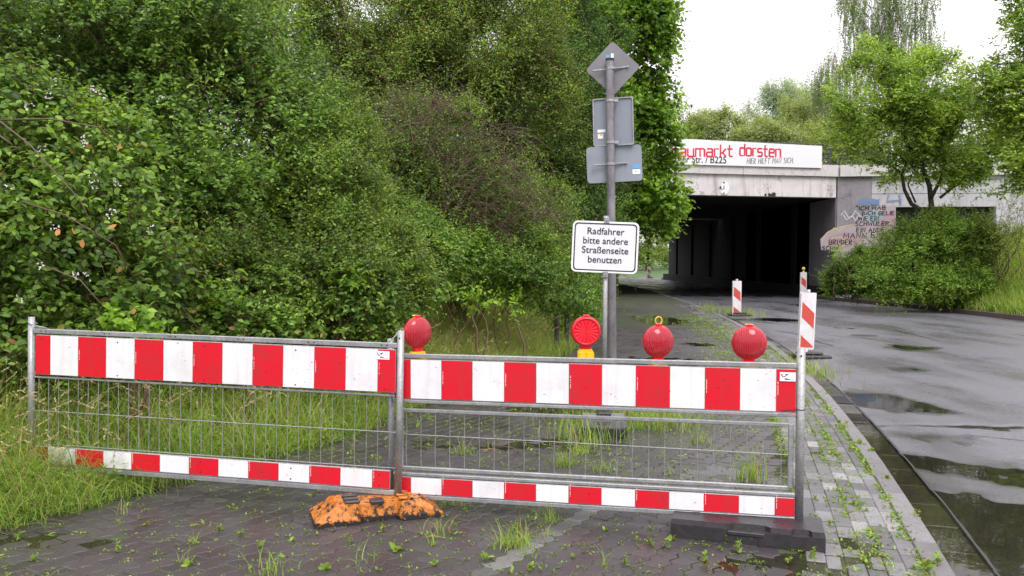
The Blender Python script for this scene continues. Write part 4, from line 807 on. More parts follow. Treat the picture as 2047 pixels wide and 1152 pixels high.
S = {'A': ([(0, 0), (.35, 1), (.7, 0)], [(.12, .4), (.58, .4)]), 'B': ([(0, 0), (0, 1), (.5, .95), (.5, .6), (0, .52), (.6, .45), (.55, .05), (0, 0)],), 'C': ([(.65, .9), (.3, 1), (0, .6), (.05, .15), (.35, 0), (.65, .1)],), 'D': ([(0, 0), (0, 1), (.55, .75), (.6, .3), (0, 0)],), 'E': ([(.55, 1), (0, 1), (0, 0), (.55, 0)], [(0, .52), (.45, .52)]),
     'F': ([(.55, 1), (0, 1), (0, 0)], [(0, .55), (.45, .55)]), 'G': ([(.65, .9), (.3, 1), (0, .5), (.3, 0), (.65, .15), (.65, .5), (.35, .48)],), 'H': ([(0, 0), (0, 1)], [(.6, 0), (.6, 1)], [(0, .5), (.6, .55)]), 'I': ([(.1, 0), (.1, 1)],), 'L': ([(0, 1), (0, 0), (.5, .04)],), 'M': ([(0, 0), (.08, 1), (.4, .35), (.72, 1), (.8, 0)],),
     'N': ([(0, 0), (0, 1), (.6, 0), (.6, 1)],), 'R': ([(0, 0), (0, 1), (.5, .9), (.5, .6), (0, .48), (.6, 0)],), 'S': ([(.55, .9), (.25, 1), (.02, .75), (.5, .4), (.45, .06), (0, .05)],), 'T': ([(.3, 0), (.3, 1)], [(0, 1), (.65, .97)]), 'U': ([(0, 1), (.05, .1), (.5, 0), (.6, 1)],), 'W': ([(0, 1), (.2, 0), (.42, .7), (.65, 0), (.85, 1)],),
     '.': ([(0, 0), (.06, .08)],), '"': ([(0, .85), (0, 1.05)], [(.15, .85), (.15, 1.05)]), '4': ([(.35, 1), (0, .4), (.65, .42)], [(.5, 1.1), (.5, -.1)]), 'Ü': ([(0, 1), (.05, .1), (.5, 0), (.6, 1)], [(.15, 1.15), (.15, 1.25)], [(.45, 1.15), (.45, 1.25)])}
def word(txt, x, y, h, sp=.28, wob=.05, slant=.0, wf=.85):
    out = []
    for ch in txt:
        if ch == ' ': x += h*.45; continue
        w_ = 0; dy = random.uniform(-wob, wob)*h
        for st in S[ch]:
            out.append([(x+(p[0]*wf+slant*p[1])*h, y+dy+p[1]*h) for p in st]); w_ = max(w_, max(p[0] for p in st))
        x += (w_*wf+sp)*h
    return out
# square lettering of the banner
Q = {'a': ([(.06, .66), (.46, .66), (.52, .6), (.52, 0)], [(.52, .36), (.08, .36), (0, .3), (0, .06), (.06, 0), (.52, 0)]), 'u': ([(0, .66), (0, .06), (.06, 0), (.52, 0)], [(.52, .66), (.52, 0)]), 'm': ([(0, 0), (0, .66), (.74, .66), (.8, .6), (.8, 0)], [(.4, .66), (.4, 0)]), 'r': ([(0, 0), (0, .66), (.34, .66)],), 'k': ([(0, 0), (0, 1)], [(0, .3), (.2, .32), (.48, .66)], [(.2, .32), (.5, 0)]), 't': ([(.12, .95), (.12, .06), (.2, 0), (.4, 0)], [(-.04, .64), (.38, .64)]),
     'd': ([(.52, 1), (.52, 0), (.06, 0), (0, .06), (0, .6), (.06, .66), (.52, .66)],), 'o': ([(.06, 0), (.46, 0), (.52, .06), (.52, .6), (.46, .66), (.06, .66), (0, .6), (0, .06), (.06, 0)],), 's': ([(.46, .66), (.06, .66), (0, .6), (0, .38), (.06, .34), (.42, .34), (.48, .28), (.48, .06), (.42, 0), (0, 0)],), 'e': ([(.5, 0), (.06, 0), (0, .06), (0, .6), (.06, .66), (.46, .66), (.52, .6), (.52, .34), (0, .34)],), 'n': ([(0, 0), (0, .66), (.46, .66), (.52, .6), (.52, 0)],), 'b': ([(0, 1), (0, 0), (.46, 0), (.52, .06), (.52, .6), (.46, .66), (0, .66)],)}
def qword(txt, x0, x1, y, h):
    out = []; x = 0
    for ch in txt:
        for st in Q[ch]: out.append([(x+p[0], p[1]) for p in st])
        x += max(p[0] for st in Q[ch] for p in st)+.2
    k = (x1-x0)/(x-.2); return [[(x0+px*k, y+py*h) for px, py in st] for st in out]
def text_mesh(txt, size, f3, m, parent, name='lettering', bold=0.0, sx=1.0, lift=0.0, local=False, **k):
    cu = bpy.data.curves.new('t', 'FONT'); cu.body = txt; cu.size = size; cu.align_x = 'CENTER'; cu.offset = bold; cu.space_line = .98
    o = bpy.data.objects.new('t', cu); C.collection.objects.link(o); bpy.context.view_layer.update()
    me = bpy.data.meshes.new_from_object(o.evaluated_get(bpy.context.evaluated_depsgraph_get())); bpy.data.objects.remove(o)
    V = [f3(v.co.x*sx, v.co.y, lift) for v in me.vertices]; V = loc_of([tuple(v) for v in V], parent) if not local else V
    me.vertices.foreach_set('co', np.array([tuple(v) for v in V], np.float32).ravel()); me.materials.clear(); me.update(); return link(name, me, m, parent, **k)
# banner: u metres along the face from the right end leftwards is negative
bx1 = P(1641, 315, 36.3).x; bx0 = P(1235, 300, 34.6).x
def onb(px, py):                                # banner-plane coordinates of a pixel
    r = ray(px, py); o = Vector((0, 0, CH)); n = Vector((.15, -1, 0)); p0 = Vector((XW, 36.5-.2, 0)); t = (p0-o).dot(n)/r.dot(n); q = o+r*t; return q.x, q.z
bn = empty('advertising_banner', (bx0, fy(bx0)-.2, 5.75), 'long white advertising banner with red and black lettering on the bridge parapet', 'banner')
B3 = lambda x, z, l: (x, fy(x)-.2-.004-l, z)
xs = np.linspace(bx0, bx1, 20); zt0 = lambda x: np.interp(x, [7.6, bx1], [onb(1370, 278)[1], onb(1641, 292)[1]]); zb0 = lambda x: np.interp(x, [7.6, bx1], [onb(1370, 329)[1], onb(1641, 336)[1]])
b = MB()
for x0, x1 in zip(xs, xs[1:]):
    x0, x1 = float(x0), float(x1); z = [float(zb0(x0)), float(zb0(x1)), float(zt0(x1)), float(zt0(x0))]
    v = [(x0, fy(x0)-.2, z[0]), (x1, fy(x1)-.2, z[1]), (x1, fy(x1)-.2, z[2]), (x0, fy(x0)-.2, z[3])]; b.raw(v+[(a_, y_+.04, z_) for a_, y_, z_ in v], [(0, 1, 2, 3), (7, 6, 5, 4), (0, 4, 5, 1), (3, 2, 6, 7)])
b.raw([(bx1, fy(bx1)-.2, float(zb0(bx1))), (bx1, fy(bx1)-.16, float(zb0(bx1))), (bx1, fy(bx1)-.16, float(zt0(bx1))), (bx1, fy(bx1)-.2, float(zt0(bx1)))], [(0, 1, 2, 3)])
b.build('sheet', M['banner'], bn)
def bline(polys, sl=None):                       # shear a level line of writing onto the banner's slope
    return polys
u0, v0 = onb(1364, 313); u1, v1 = onb(1464, 310); hh = onb(1440, 288)[1]-onb(1440, 311)[1]
def tilt(pl, ua, va, ub, vb): return [[(x, z+(va-vb)*0+(vb-va)*(x-ua)/(ub-ua)) for x, z in st] for st in pl]
ub, vb = onb(1345, 313); ribbons('red_lettering', tilt(qword('baumarkt', onb(1343, 311)[0], u1, v0, hh*1.0), u0, v0, u1, onb(1464, 313)[1]), .085, M['bannerred'], B3, bn)
u0, v0 = onb(1479, 311); u1, v1 = onb(1560, 314); ribbons('red_lettering', tilt(qword('dorsten', u0, u1, v0, hh), u0, v0, u1, v1), .085, M['bannerred'], B3, bn)
u0, v0 = onb(1397, 325); u1, v1 = onb(1450, 326)
def bt(txt, px0, px1, pyb, size, m, bold=.006):
    xa, za = onb(px0, pyb); xb, zb_ = onb(px1, pyb+1); cx = (xa+xb)/2
    return text_mesh(txt, size, lambda x, y, l: B3(cx+x, za+(zb_-za)*.5+y, l), m, bn, name='black_lettering', bold=bold, sx=.86)
bt('Marler Str. / B225', 1336, 1450, 325, .42, M['ink'])
xa, za = onb(1493, 328); xb, zb_ = onb(1586, 326); wl = word('HIER HILFT MAN SICH.', xa, 0, .23, .22, .05, .12, .78); k_ = (xb-xa)/(max(p[0] for s_ in wl for p in s_)-xa)
ribbons('handwritten_lettering', [[(xa+(x-xa)*k_, za+y+(zb_-za)*(x-xa)/(xb-xa)*k_) for x, y in s_] for s_ in wl], .026, M['ink'], B3, bn)
# round clearance sign
def onf(px, py):
    r = ray(px, py); o = Vector((0, 0, CH)); n = Vector((.15, -1, 0)); p0 = Vector((XW, 36.5, 0)); t = (p0-o).dot(n)/r.dot(n); q = o+r*t; return q.x, q.z
cx, cz = onf(1447, 376); cs = empty('clearance_sign', (cx, fy(cx)-.04, cz), 'round white height limit sign 4.1 m on the edge beam of the bridge', 'sign')
rad_ = .30; b = MB(); mx_ = Matrix.Translation((cx, fy(cx)-.002, cz)) @ Matrix.Rotation(R(90)+0, 4, 'X'); b.lathe([(.001, .03), (rad_*.78, .03), (rad_*.78, 0)], mx_ @ Matrix.Diagonal((.95, 1.25, 1, 1)), 28); b.build('disc', M['label'], cs)
ring = [(cx+rad_*.78*.95*.93*math.cos(q*.3), cz+rad_*.78*1.25*.93*math.sin(q*.3)) for q in range(22)]; F3 = lambda x, z, l: (x, fy(x)-.036-l, z)
ribbons('red_ring', [ring], .02, mat('worn_pink', (.5, .36, .36), .6), F3, cs)
text_mesh('4,1m', .22, lambda x, y, l: F3(cx+x, cz-.06+y, l), M['ink'], cs, bold=.006)
b = MB(); b.poly([F3(cx-.05, cz+.25, 0), F3(cx, cz+.17, 0), F3(cx+.05, cz+.25, 0)]); b.poly([F3(cx-.05, cz-.25, 0), F3(cx+.05, cz-.25, 0), F3(cx, cz-.17, 0)]); b.build('arrow', M['ink'], cs)
# graffiti on the wing wall
def onw(px, py):
    r = ray(px, py); o = Vector((0, 0, CH)); n = Vector((-ws, -1, 0)); p0 = Vector((XW, 36.49, 0)); t = (p0-o).dot(n)/r.dot(n); q = o+r*t; return q.x, q.z
W3 = lambda x, z, l: (x, WY(x)-.006-l, z)
gf = ww
def wpoly(name, pts, m, lift): 
    b = MB(); pp = [onw(*p) for p in pts]; cx_ = sum(p[0] for p in pp)/len(pp); cz_ = sum(p[1] for p in pp)/len(pp)
    for a_, c_ in zip(pp, pp[1:]+pp[:1]): b.poly([W3(*a_, lift), W3(*c_, lift), W3(cx_, cz_, lift)])
    b.build(name, m, gf)
wpoly('graffiti_patch', [(1646, 500), (1644, 478), (1658, 462), (1672, 455), (1700, 452), (1712, 440), (1728, 425), (1750, 414), (1771, 414), (1771, 500), (1740, 500), (1700, 504)], M['gpink2'], 0)
wpoly('graffiti_patch', [(1654, 494), (1660, 474), (1685, 464), (1704, 468), (1715, 480), (1702, 492), (1680, 498)], M['gpink'], .002)
wpoly('graffiti_patch', [(1742, 480), (1740, 445), (1755, 428), (1771, 425), (1771, 485)], M['gpink'], .002)
wpoly('graffiti_patch', [(1706, 408), (1715, 400), (1730, 399), (1744, 402), (1744, 411), (1725, 412)], M['gblue'], .001)
wpoly('graffiti_patch', [(1716, 440), (1720, 428), (1745, 424), (1752, 436), (1738, 446)], M['gcyan'], .003)
def wl_(polys, m, wd_, name='graffiti', l0=.004):
    pp = [[onw(*p) for p in s_] for s_ in polys]; ribbons(name, pp, wd_, m, lambda x, z, l: W3(x, z, l+l0), gf)
wl_([[(1760, 393), (1757, 405), (1780, 403)], [(1777, 391), (1779, 412)], [(1713, 402), (1735, 409), (1745, 400)]], M['gblue'], .05)
wl_([[(1680+6*i, 430-8*math.sin(i*1.9)) for i in range(9)], [(1684+5*i, 436-6*math.cos(i*2.3)) for i in range(9)]], M['gwhite'], .05)
wl_([[(1646, 485), (1655, 466), (1672, 456), (1688, 452), (1700, 450)], [(1655, 490), (1665, 476), (1680, 474), (1692, 486), (1680, 494)], [(1663, 462), (1668, 456), (1676, 462), (1684, 454)]], M['gyellow'], .05)
wl_([[(2014+7*i, 470+16*math.sin(i*2.1)) for i in range(7)], [(2018+5*i, 462-9*math.cos(i*2.4)) for i in range(6)]], M['gcyan'], .045)
wl_([[(2016+6*i, 478-9*math.cos(i*1.9)) for i in range(6)]], M['gblue'], .035)
for txt, x, y_, h_ in (('"ICH HAB', 1706, 421, 8.0), ('DICH GELIE', 1716, 432, 7.5), ('WIE EIN', 1709, 442.5, 8.5), ('SCHWÜLER', 1704, 453, 8.5), ('EIN ANDE', 1706, 465, 8.5), ('MANN EIN', 1684, 476, 9.5), ('BRUDER', 1659, 489, 9.5), ('SCHW', 1647, 500, 8), ('W', 1652, 512, 8), ('A', 1650, 523, 7)):
    sx_ = {'SCHWÜLER': 55, '"ICH HAB': 48, 'DICH GELIE': 52, 'WIE EIN': 34, 'EIN ANDE': 46, 'MANN EIN': 66, 'BRUDER': 39, 'SCHW': 28}.get(txt, 9)
    wl = word(txt, 0, 0, h_, .25, .06, .05); m_ = max(p[0] for s_ in wl for p in s_); wl_([[(x+p[0]*sx_/m_, y_-p[1]) for p in s_] for s_ in wl], M['gblack'], .042, l0=.008)
# ------------------------------------------------------------ striped guide posts
def guidepost(px, py, H, W_, zbase, zp, yaw, lean, label, z=0, old=True, foot=True, group='striped guide posts', lamp=False):
    c = G(px, py, z); m = Matrix.Translation(c) @ Matrix.Rotation(R(yaw), 4, 'Z') @ Matrix.Rotation(R(lean), 4, 'Y')
    t = empty('guide_post', None, label, 'guide post', group, mat=m); q = wm(t)
    wm_, rm = (M['oldwhite'], M['oldred'])
    MB().ext(rrect(W_, H, .02, 3, 0, zp+H/2), .05, q @ Matrix.Translation((0, -.025, 0))).build('panel', wm_, t)
    n = 0; w2 = W_/2-.028; z0, z1 = zp+.035, zp+H-.035; per = H*.58; sl = .76*2*w2
    kx = -1
    while kx*per < H+sl:
        # band: z between a + slope and a + half the period, falling to the right, clipped to the panel
        a = z0+.22*H-sl*.5+kx*per-per*.47+.0; pts = []
        lo = lambda x: a-sl*(x/(2*w2)); hi = lambda x: a+per*.47-sl*(x/(2*w2))
        xs_ = np.linspace(-w2, w2, 13); up_ = [(x, min(hi(x), z1)) for x in xs_]; dn = [(x, max(lo(x), z0)) for x in xs_]
        ok = [i for i in range(13) if up_[i][1] > dn[i][1]+.001]
        if len(ok) > 2:
            poly_ = [dn[i] for i in ok]+[up_[i] for i in reversed(ok)]; MB().ext(poly_, .002, q @ Matrix.Translation((0, -.0275, 0))).build('red_stripe', rm, t)
        kx += 1
    MB().box((-.025, -.03, zp+H), (.025, .03, zp+H+.05), q, .005).build('grip', wm_, t)
    MB().box((-.03, -.028, .05), (.03, .028, zp), q).build('stem', wm_, t)
    if foot: 
        b = MB(); b.box((-.2, -.2, 0), (.42, .2, .06), q, .02); b.box((-.12, -.12, .06), (.3, .12, .11), q, .02); b.build('foot', M['blackrubber'], t)
    if lamp: MB().lathe([(.001, -.04), (.05, -.036), (.065, 0), (.05, .036), (.001, .04)], q @ Matrix.Translation((0, 0, zp+H+.13)) @ Matrix.Rotation(R(90), 4, 'X'), 18).build('amber_lamp', M['yellow'], t, True)
    return t
t = guidepost(1609, 716, .98, .31, 0, .15, 18, 2.2, 'nearest striped guide post, leaning at the kerb behind the right end of the barrier', z=-.095)
guidepost(1472, 632, .98, .27, 0, .03, 12, 0, 'middle striped guide post standing in grass on the kerb before the tunnel')
guidepost(1605, 612, 1.0, .25, 0, .28, 10, 0, 'striped guide post with amber lamp behind the nearest post', z=-.095, lamp=True)
guidepost(1297, 556, .95, .32, 0, .1, 0, 0, 'smallest far striped guide post beyond the tunnel at its left', z=-.02)
# old posts in the hedge
for i_, (px, lab) in enumerate(((1112, 'left weathered wooden post under the ivy'), (1132, 'right weathered wooden post under the ivy'))):
    c = G(px, 705-10*i_, .05); b = MB(); b.tube([(c.x, c.y, -.05), (c.x+.01, c.y, .62)], [.045, .04], 8); o = b.build('wooden_post', M['bark'], None, label=lab, cat='post')

#DETAIL
# ------------------------------------------------------------ barriers
def frame_from(bl, br_, tl, tr):
    X = (br_-bl).normalized(); Zv = ((tl-bl)+(tr-br_)).normalized(); Y = Zv.cross(X).normalized(); Zv = X.cross(Y)
    m = Matrix((X, Y, Zv)).transposed().to_4x4(); m.translation = bl; return m
def lt(b, n=0): return b
# left barrier
dl_, dr_ = 5.5, 5.02
bl, brr, tl, tr = P(62, 936, dl_), P(796, 992, dr_), P(68, 628, dl_), P(806, 668, dr_)
FL = frame_from(bl, brr, tl, tr); WL = (brr-bl).length; HL = ((tl-bl).length+(tr-brr).length)/2
barL = empty('barrier', None, 'left red and white striped barrier fence with wire mesh, its left end in the grass', 'barrier', mat=FL)
def tagp(b, name, m, par, smooth=False): return b.build(name, m, par, smooth, local=True)
def post(par, x, H, r=.021, y=0):
    b = MB(); b.tube([(x, y, 0), (x, y, H)], r, 16); o = tagp(b, 'post', M['galv'], par); 
    MB_ = MB(); MB_.lathe([(.006, 0), (.0001, .001)], Matrix.Translation((x-.002, y-r-.0005, H-.045)) @ Matrix.Rotation(R(90), 4, 'X'), 8); tagp(MB_, 'hole', M['dark'], o)
    for p in o.data.polygons: p.use_smooth = len(p.vertices) == 4
    return o
def board(par, x0, x1, z0, z1, first, n, yb, th=.018, holes=True, rf=.55, offs=0.0):
    b = MB(); b.box((x0, yb, z0), (x1, yb+th, z1), bev=.003); o = tagp(b, 'board', M['galv'], par)
    st = (x1-x0)/(n-1+2*rf); x = x0
    for i_ in range(n+1):
        w_ = st*rf if i_ in (0, n) else st
        m_ = M['red'] if i_ % 2 == 0 else M['white']
        b = MB(); b.box((x+.0012, yb-.0015, z0+.004), (x+w_-.0012, yb-.0002, z1-.004)); tagp(b, 'red_stripe' if i_ % 2 == 0 else 'white_stripe', m_, o)
        if i_ % 4 == 2 or (i_ % 4 == 0 and i_):     # small upright print and bolt holes
            b = MB()
            for q in range(14):
                if random.random() < .8: b.box((x+.008, yb-.0022, z0+.1*(z1-z0)/.25+q*.0055), (x+.0115, yb-.0016, z0+.1*(z1-z0)/.25+q*.0055+.003))
            tagp(b, 'fine_print', M['label'], o)
        if holes and i_ % 3 == 0:
            for zz in (z0+.02, z1-.03):
                b = MB(); b.lathe([(.0055, 0), (.0001, .0006)], Matrix.Translation((x+.4*w_, yb-.0017, zz)) @ Matrix.Rotation(R(90), 4, 'X'), 8); tagp(b, 'bolt', M['dark'], o)
        x += w_
    return o, st
def rail(par, x0, x1, z0, z1, y0, y1, name='rail', holes=0):
    b = MB(); b.box((x0, y0, z0), (x1, y1, z1), bev=.003); o = tagp(b, name, M['galv'], par)
    for q in range(holes):
        xx = x0+.08+(x1-x0-.16)*q/(holes-1)
        for d_ in (-.018, .018):
            b = MB(); b.lathe([(.0052, 0), (.0001, .0006)], Matrix.Translation((xx+d_, y0-.0004, (z0+z1)/2)) @ Matrix.Rotation(R(90), 4, 'X'), 8); tagp(b, 'hole', M['dark'], o)
    return o
H = HL
post(barL, .0, H); post(barL, WL, H)
zr = H*.895; rail(barL, .021, WL-.021, zr, zr+.03, -.014, .014, holes=6)
board(barL, .045, WL-.025, H*.625, zr-.008, 0, 12, -.016)
rail(barL, .021, WL-.03, H*.60, H*.612, -.006, .006); rail(barL, .021, WL-.021, .005, .035, -.014, .014)
board(barL, .03, WL-.05, .042, H*.155, 0, 12, -.016)
for q in range(34):
    x = .055+(WL-.12)*q/33; MB_ = MB(); MB_.tube([(x, .004, H*.155), (x+random.uniform(-.002, .002), .004, H*.38), (x, .004, H*.61)], .0022, 6, False); tagp(MB_, 'wire', M['galv'], barL, True)
for zz in (H*.168, H*.385): MB_ = MB(); MB_.tube([(.02, .0, zz), (WL*.5, 0, zz-.003), (WL-.02, 0, zz)], .003, 6, False); tagp(MB_, 'wire', M['galv'], barL, True)
hk = MB(); hk.tube([(.0, -.02, H-.045), (.06, -.03, H-.055), (.115, -.02, H-.065), (.12, .0, H-.072), (.10, .01, H-.073), (.02, .0, H-.066)], .0035, 6); tagp(hk, 'hook', M['galv'], barL, True)
# right barrier
dl_, dr_ = 5.10, 4.62
bl, brr, tl, tr = P(781, 996, dl_), P(1597, 1046, dr_), P(779, 676, dl_), P(1599, 697, dr_)
FR = frame_from(bl, brr, tl, tr); WR = (brr-bl).length; H = ((tl-bl).length+(tr-brr).length)/2
barR = empty('barrier', None, 'right red and white striped barrier fence with inner mesh frame carrying the red lamps', 'barrier', mat=FR)
post(barR, 0, H, .02, .01); post(barR, WR, H, .0235)
zr = H*.885; rail(barR, .02, WR-.023, zr, zr+.026, -.016, .016)
bo, st = board(barR, .03, WR-.026, H*.632, zr-.006, 0, 12, -.014, holes=False)
rail(barR, .02, WR-.023, H*.606, H*.626, -.014, .012); rail(barR, .02, WR-.023, H*.150, H*.170, -.015, .015)
board(barR, .03, WR-.026, H*.038, H*.146, 0, 12, -.014, holes=False)
rail(barR, .02, WR-.023, .008, H*.034, -.014, .014)
rail(barR, .055, WR-.05, H*.545, H*.566, .006, .026, 'mesh_frame'); rail(barR, .055, WR-.05, H*.182, H*.204, .006, .026, 'mesh_frame')
for x in (.05, WR-.062): rail(barR, x, x+.028, H*.195, H*.56, .004, .024, 'mesh_frame')
for q in range(25):
    x = .1+(WR-.2)*q/24; MB_ = MB(); k_ = random.uniform(-.004, .004)*(1 if q < 21 else 2.2); MB_.tube([(x, .016, H*.2), (x+k_, .016, H*.3), (x-k_*.5, .016, H*.45), (x, .016, H*.55)], .0024, 6, False); tagp(MB_, 'wire', M['galv'], barR, True)
MB_ = MB(); MB_.tube([(.06, .012, H*.405), (WR*.45, .012, H*.398), (WR-.05, .012, H*.385)], .0028, 6, False); tagp(MB_, 'wire', M['galv'], barR, True)
MB_ = MB(); MB_.tube([(WR+.024*math.cos(a_), .024*math.sin(a_), H*.652+.002*math.sin(a_)) for a_ in np.linspace(0, 6.3, 14)], .0032, 5); MB_.tube([(WR-.02, -.022, H*.652), (WR-.06, -.028, H*.647), (WR-.11, -.024, H*.64)], .003, 5); tagp(MB_, 'cable_tie', M['dark'], barR)
MB_ = MB(); MB_.tube([(.0, -.03, H-.02), (.03, -.02, H+.01), (.06, .02, H+.05), (.055, .04, H+.06), (.02, .03, H+.01), (-.02, .0, H-.04)], .0035, 6); tagp(MB_, 'hook', M['galv'], barR, True)
# stickers
def sticker(par, x, z, w_, h_, tall=True):
    b = MB(); b.box((x, -.0198, z), (x+w_, -.0178, z+h_)); o = tagp(b, 'sticker', M['label'], par)
    f = lambda u, v, l: (x+u*w_, -.0201-l, z+v*h_)
    k = MB(); 
    for a_, b_ in (((.08, .8), (.2, .45)), ((.2, .45), (.38, .58)), ((.3, .72), (.55, .8)), ((.38, .6), (.5, .82))):
        a2_, b2_ = Vector(a_), Vector(b_); s_ = Vector((-(b2_-a2_).y, (b2_-a2_).x)).normalized()*.035; k.poly([f(*(a2_+s_), 0), f(*(a2_-s_), 0), f(*(b2_-s_), 0), f(*(b2_+s_), 0)])
    for v_, u1_ in ((.3, .5), (.2, .62), (.14, .9)): k.poly([f(.3, v_, 0), f(u1_, v_, 0), f(u1_, v_+.05, 0), f(.3, v_+.05, 0)])
    tagp(k, 'print', M['dark'], o)
sticker(barR, WR-.115, H*.81, .085, .05); sticker(barL, WL-.15, HL*.825, .085, .05)
# ------------------------------------------------------------ feet of the barriers
fm = Matrix.Translation(G(752, 1030)) @ Matrix.Rotation(R(19), 4, 'Z'); of = empty('ballast_block', None, 'worn orange and black rubber foot plate carrying the middle post of the barrier', 'ballast block', mat=fm)
def foot_half(x0, x1, sgn):
    pass
b = MB()
prof = [(-.40, .012), (-.24, .105), (.02, .105), (.02, .105)]
def prism(b, pts_l, pts_r, m):          # loft between matching outlines
    n = len(pts_l); b.raw([m @ Vector(p) for p in pts_l+pts_r], [tuple(range(n-1, -1, -1)), tuple(range(n, 2*n))]+[(i, (i+1) % n, n+(i+1) % n, n+i) for i in range(n)])
I4 = Matrix.Identity(4); hw = .15
def body(y0, y1, inset_=.03):
    lo = [(-.38, y0, 0), (-.38, y1, 0), (-.12, y1, 0), (-.10, y1-.04, 0), (.10, y1-.04, 0), (.12, y1, 0), (.38, y1, 0), (.38, y0, 0), (.12, y0, 0), (.10, y0+.04, 0), (-.10, y0+.04, 0), (-.12, y0, 0)]
    mi = [(x, y, .028) for x, y, z in lo]
    hi = [(-.25, y0+.035, .11), (-.25, y1-.035, .11), (-.13, y1-.02, .11), (-.11, y1-.055, .10), (.11, y1-.055, .10), (.13, y1-.02, .11), (.25, y1-.035, .11), (.25, y0+.035, .11), (.13, y0+.02, .11), (.11, y0+.055, .10), (-.11, y0+.055, .10), (-.13, y0+.02, .11)]
    b = MB(); n = 12; b.raw(lo+mi+hi, [tuple(range(n-1, -1, -1)), tuple(range(2*n, 3*n))]+[(k*n+i, k*n+(i+1) % n, (k+1)*n+(i+1) % n, (k+1)*n+i) for k in (0, 1) for i in range(n)]); return b
tagp(body(-hw, hw), 'foot_body', M['orange'], of)
for y0 in (-.095, -.02, .055):           # ribs on both ramps
    for s_ in (-1, 1):
        b = MB(); q = [(s_*.37, y0, .034), (s_*.37, y0+.045, .034), (s_*.262, y0+.045, .117), (s_*.262, y0, .117)]
        b.raw(q+[(x, y, z-.012) for x, y, z in q], [(0, 1, 2, 3), (4, 7, 6, 5), (0, 4, 5, 1), (1, 5, 6, 2), (2, 6, 7, 3), (3, 7, 4, 0)])
        tagp(b, 'ramp_rib', M['orange'], of)
for x0 in (-.2, .12):
    for y0 in (-.1, -.03, .04): b = MB(); b.box((x0, y0, .11), (x0+.09, y0+.035, .124), bev=.004); tagp(b, 'grip_bar', M['orange'] if x0 > 0 else M['blackrubber'], of)
b = MB(); b.box((-.05, -.12, .1), (.03, -.04, .121), bev=.004); tagp(b, 'socket', M['blackrubber'], of)
c = P(1597, 1046, 4.62); fm = Matrix.Translation(G(1492, 1073)) @ Matrix.Rotation(R(-17), 4, 'Z'); bf = empty('ballast_block', None, 'long black plastic foot block under the right end post of the barrier', 'ballast block', mat=fm)
LX_, HY, HZ = .41, .14, .105
o_ = [(-LX_, -HY), (-.10, -HY), (-.07, -HY+.03), (.10, -HY+.03), (.13, -HY), (.235, -HY), (.25, -HY+.025), (.33, -HY+.025), (.345, -HY), (LX_, -HY), (LX_, HY), (.3, HY), (.28, HY-.02), (.1, HY-.02), (.08, HY), (-LX_, HY)]
n = len(o_); b = MB(); oo = [(-LX_, -HY)]+[(x, -HY) for x, y in o_[1:9]]+[(LX_, -HY), (LX_, HY)]+[(x, HY) for x, y in o_[11:15]]+[(-LX_, HY)]
lo = [(x, y, .0) for x, y in oo]; mi = [(x, y, .072) for x, y in oo]; mj = [(x, y, .076) for x, y in o_]; hi = [(x*.985, y*.96, HZ) for x, y in o_]
b.raw(lo+mi+mj+hi, [tuple(range(n-1, -1, -1)), tuple(range(3*n, 4*n))]+[(k*n+i, k*n+(i+1) % n, (k+1)*n+(i+1) % n, (k+1)*n+i) for k in (0, 1, 2) for i in range(n)]); tagp(b, 'foot_body', M['blackrubber'], bf)
for x0, x1, y0, y1 in ((.14, .17, -.03, .03), (.0, .05, .05, .085), (-.3, -.26, -.03, .03)): b = MB(); b.box((x0, y0, HZ-.02), (x1, y1, HZ+.0015)); tagp(b, 'slot', M['dark'], bf)
b = MB(); b.box((-.1, -HY-.006, .045), (.1, -HY+.012, .07), bev=.005); tagp(b, 'grip', M['blackrubber'], bf)
b = MB(); b.box((LX_-.02, -.05, .0), (LX_+.002, .05, .035)); tagp(b, 'hand_hole', M['dark'], bf)
# third foot in the grass under the left post
fm = Matrix.Translation((FL.translation.x, FL.translation.y, .02)) @ Matrix.Rotation(R(60), 4, 'Z'); lf = empty('ballast_block', None, 'dark foot plate hidden in the grass under the leftmost post', 'ballast block', mat=fm)
tagp(body(-.12, .12), 'foot_body', M['blackrubber'], lf)
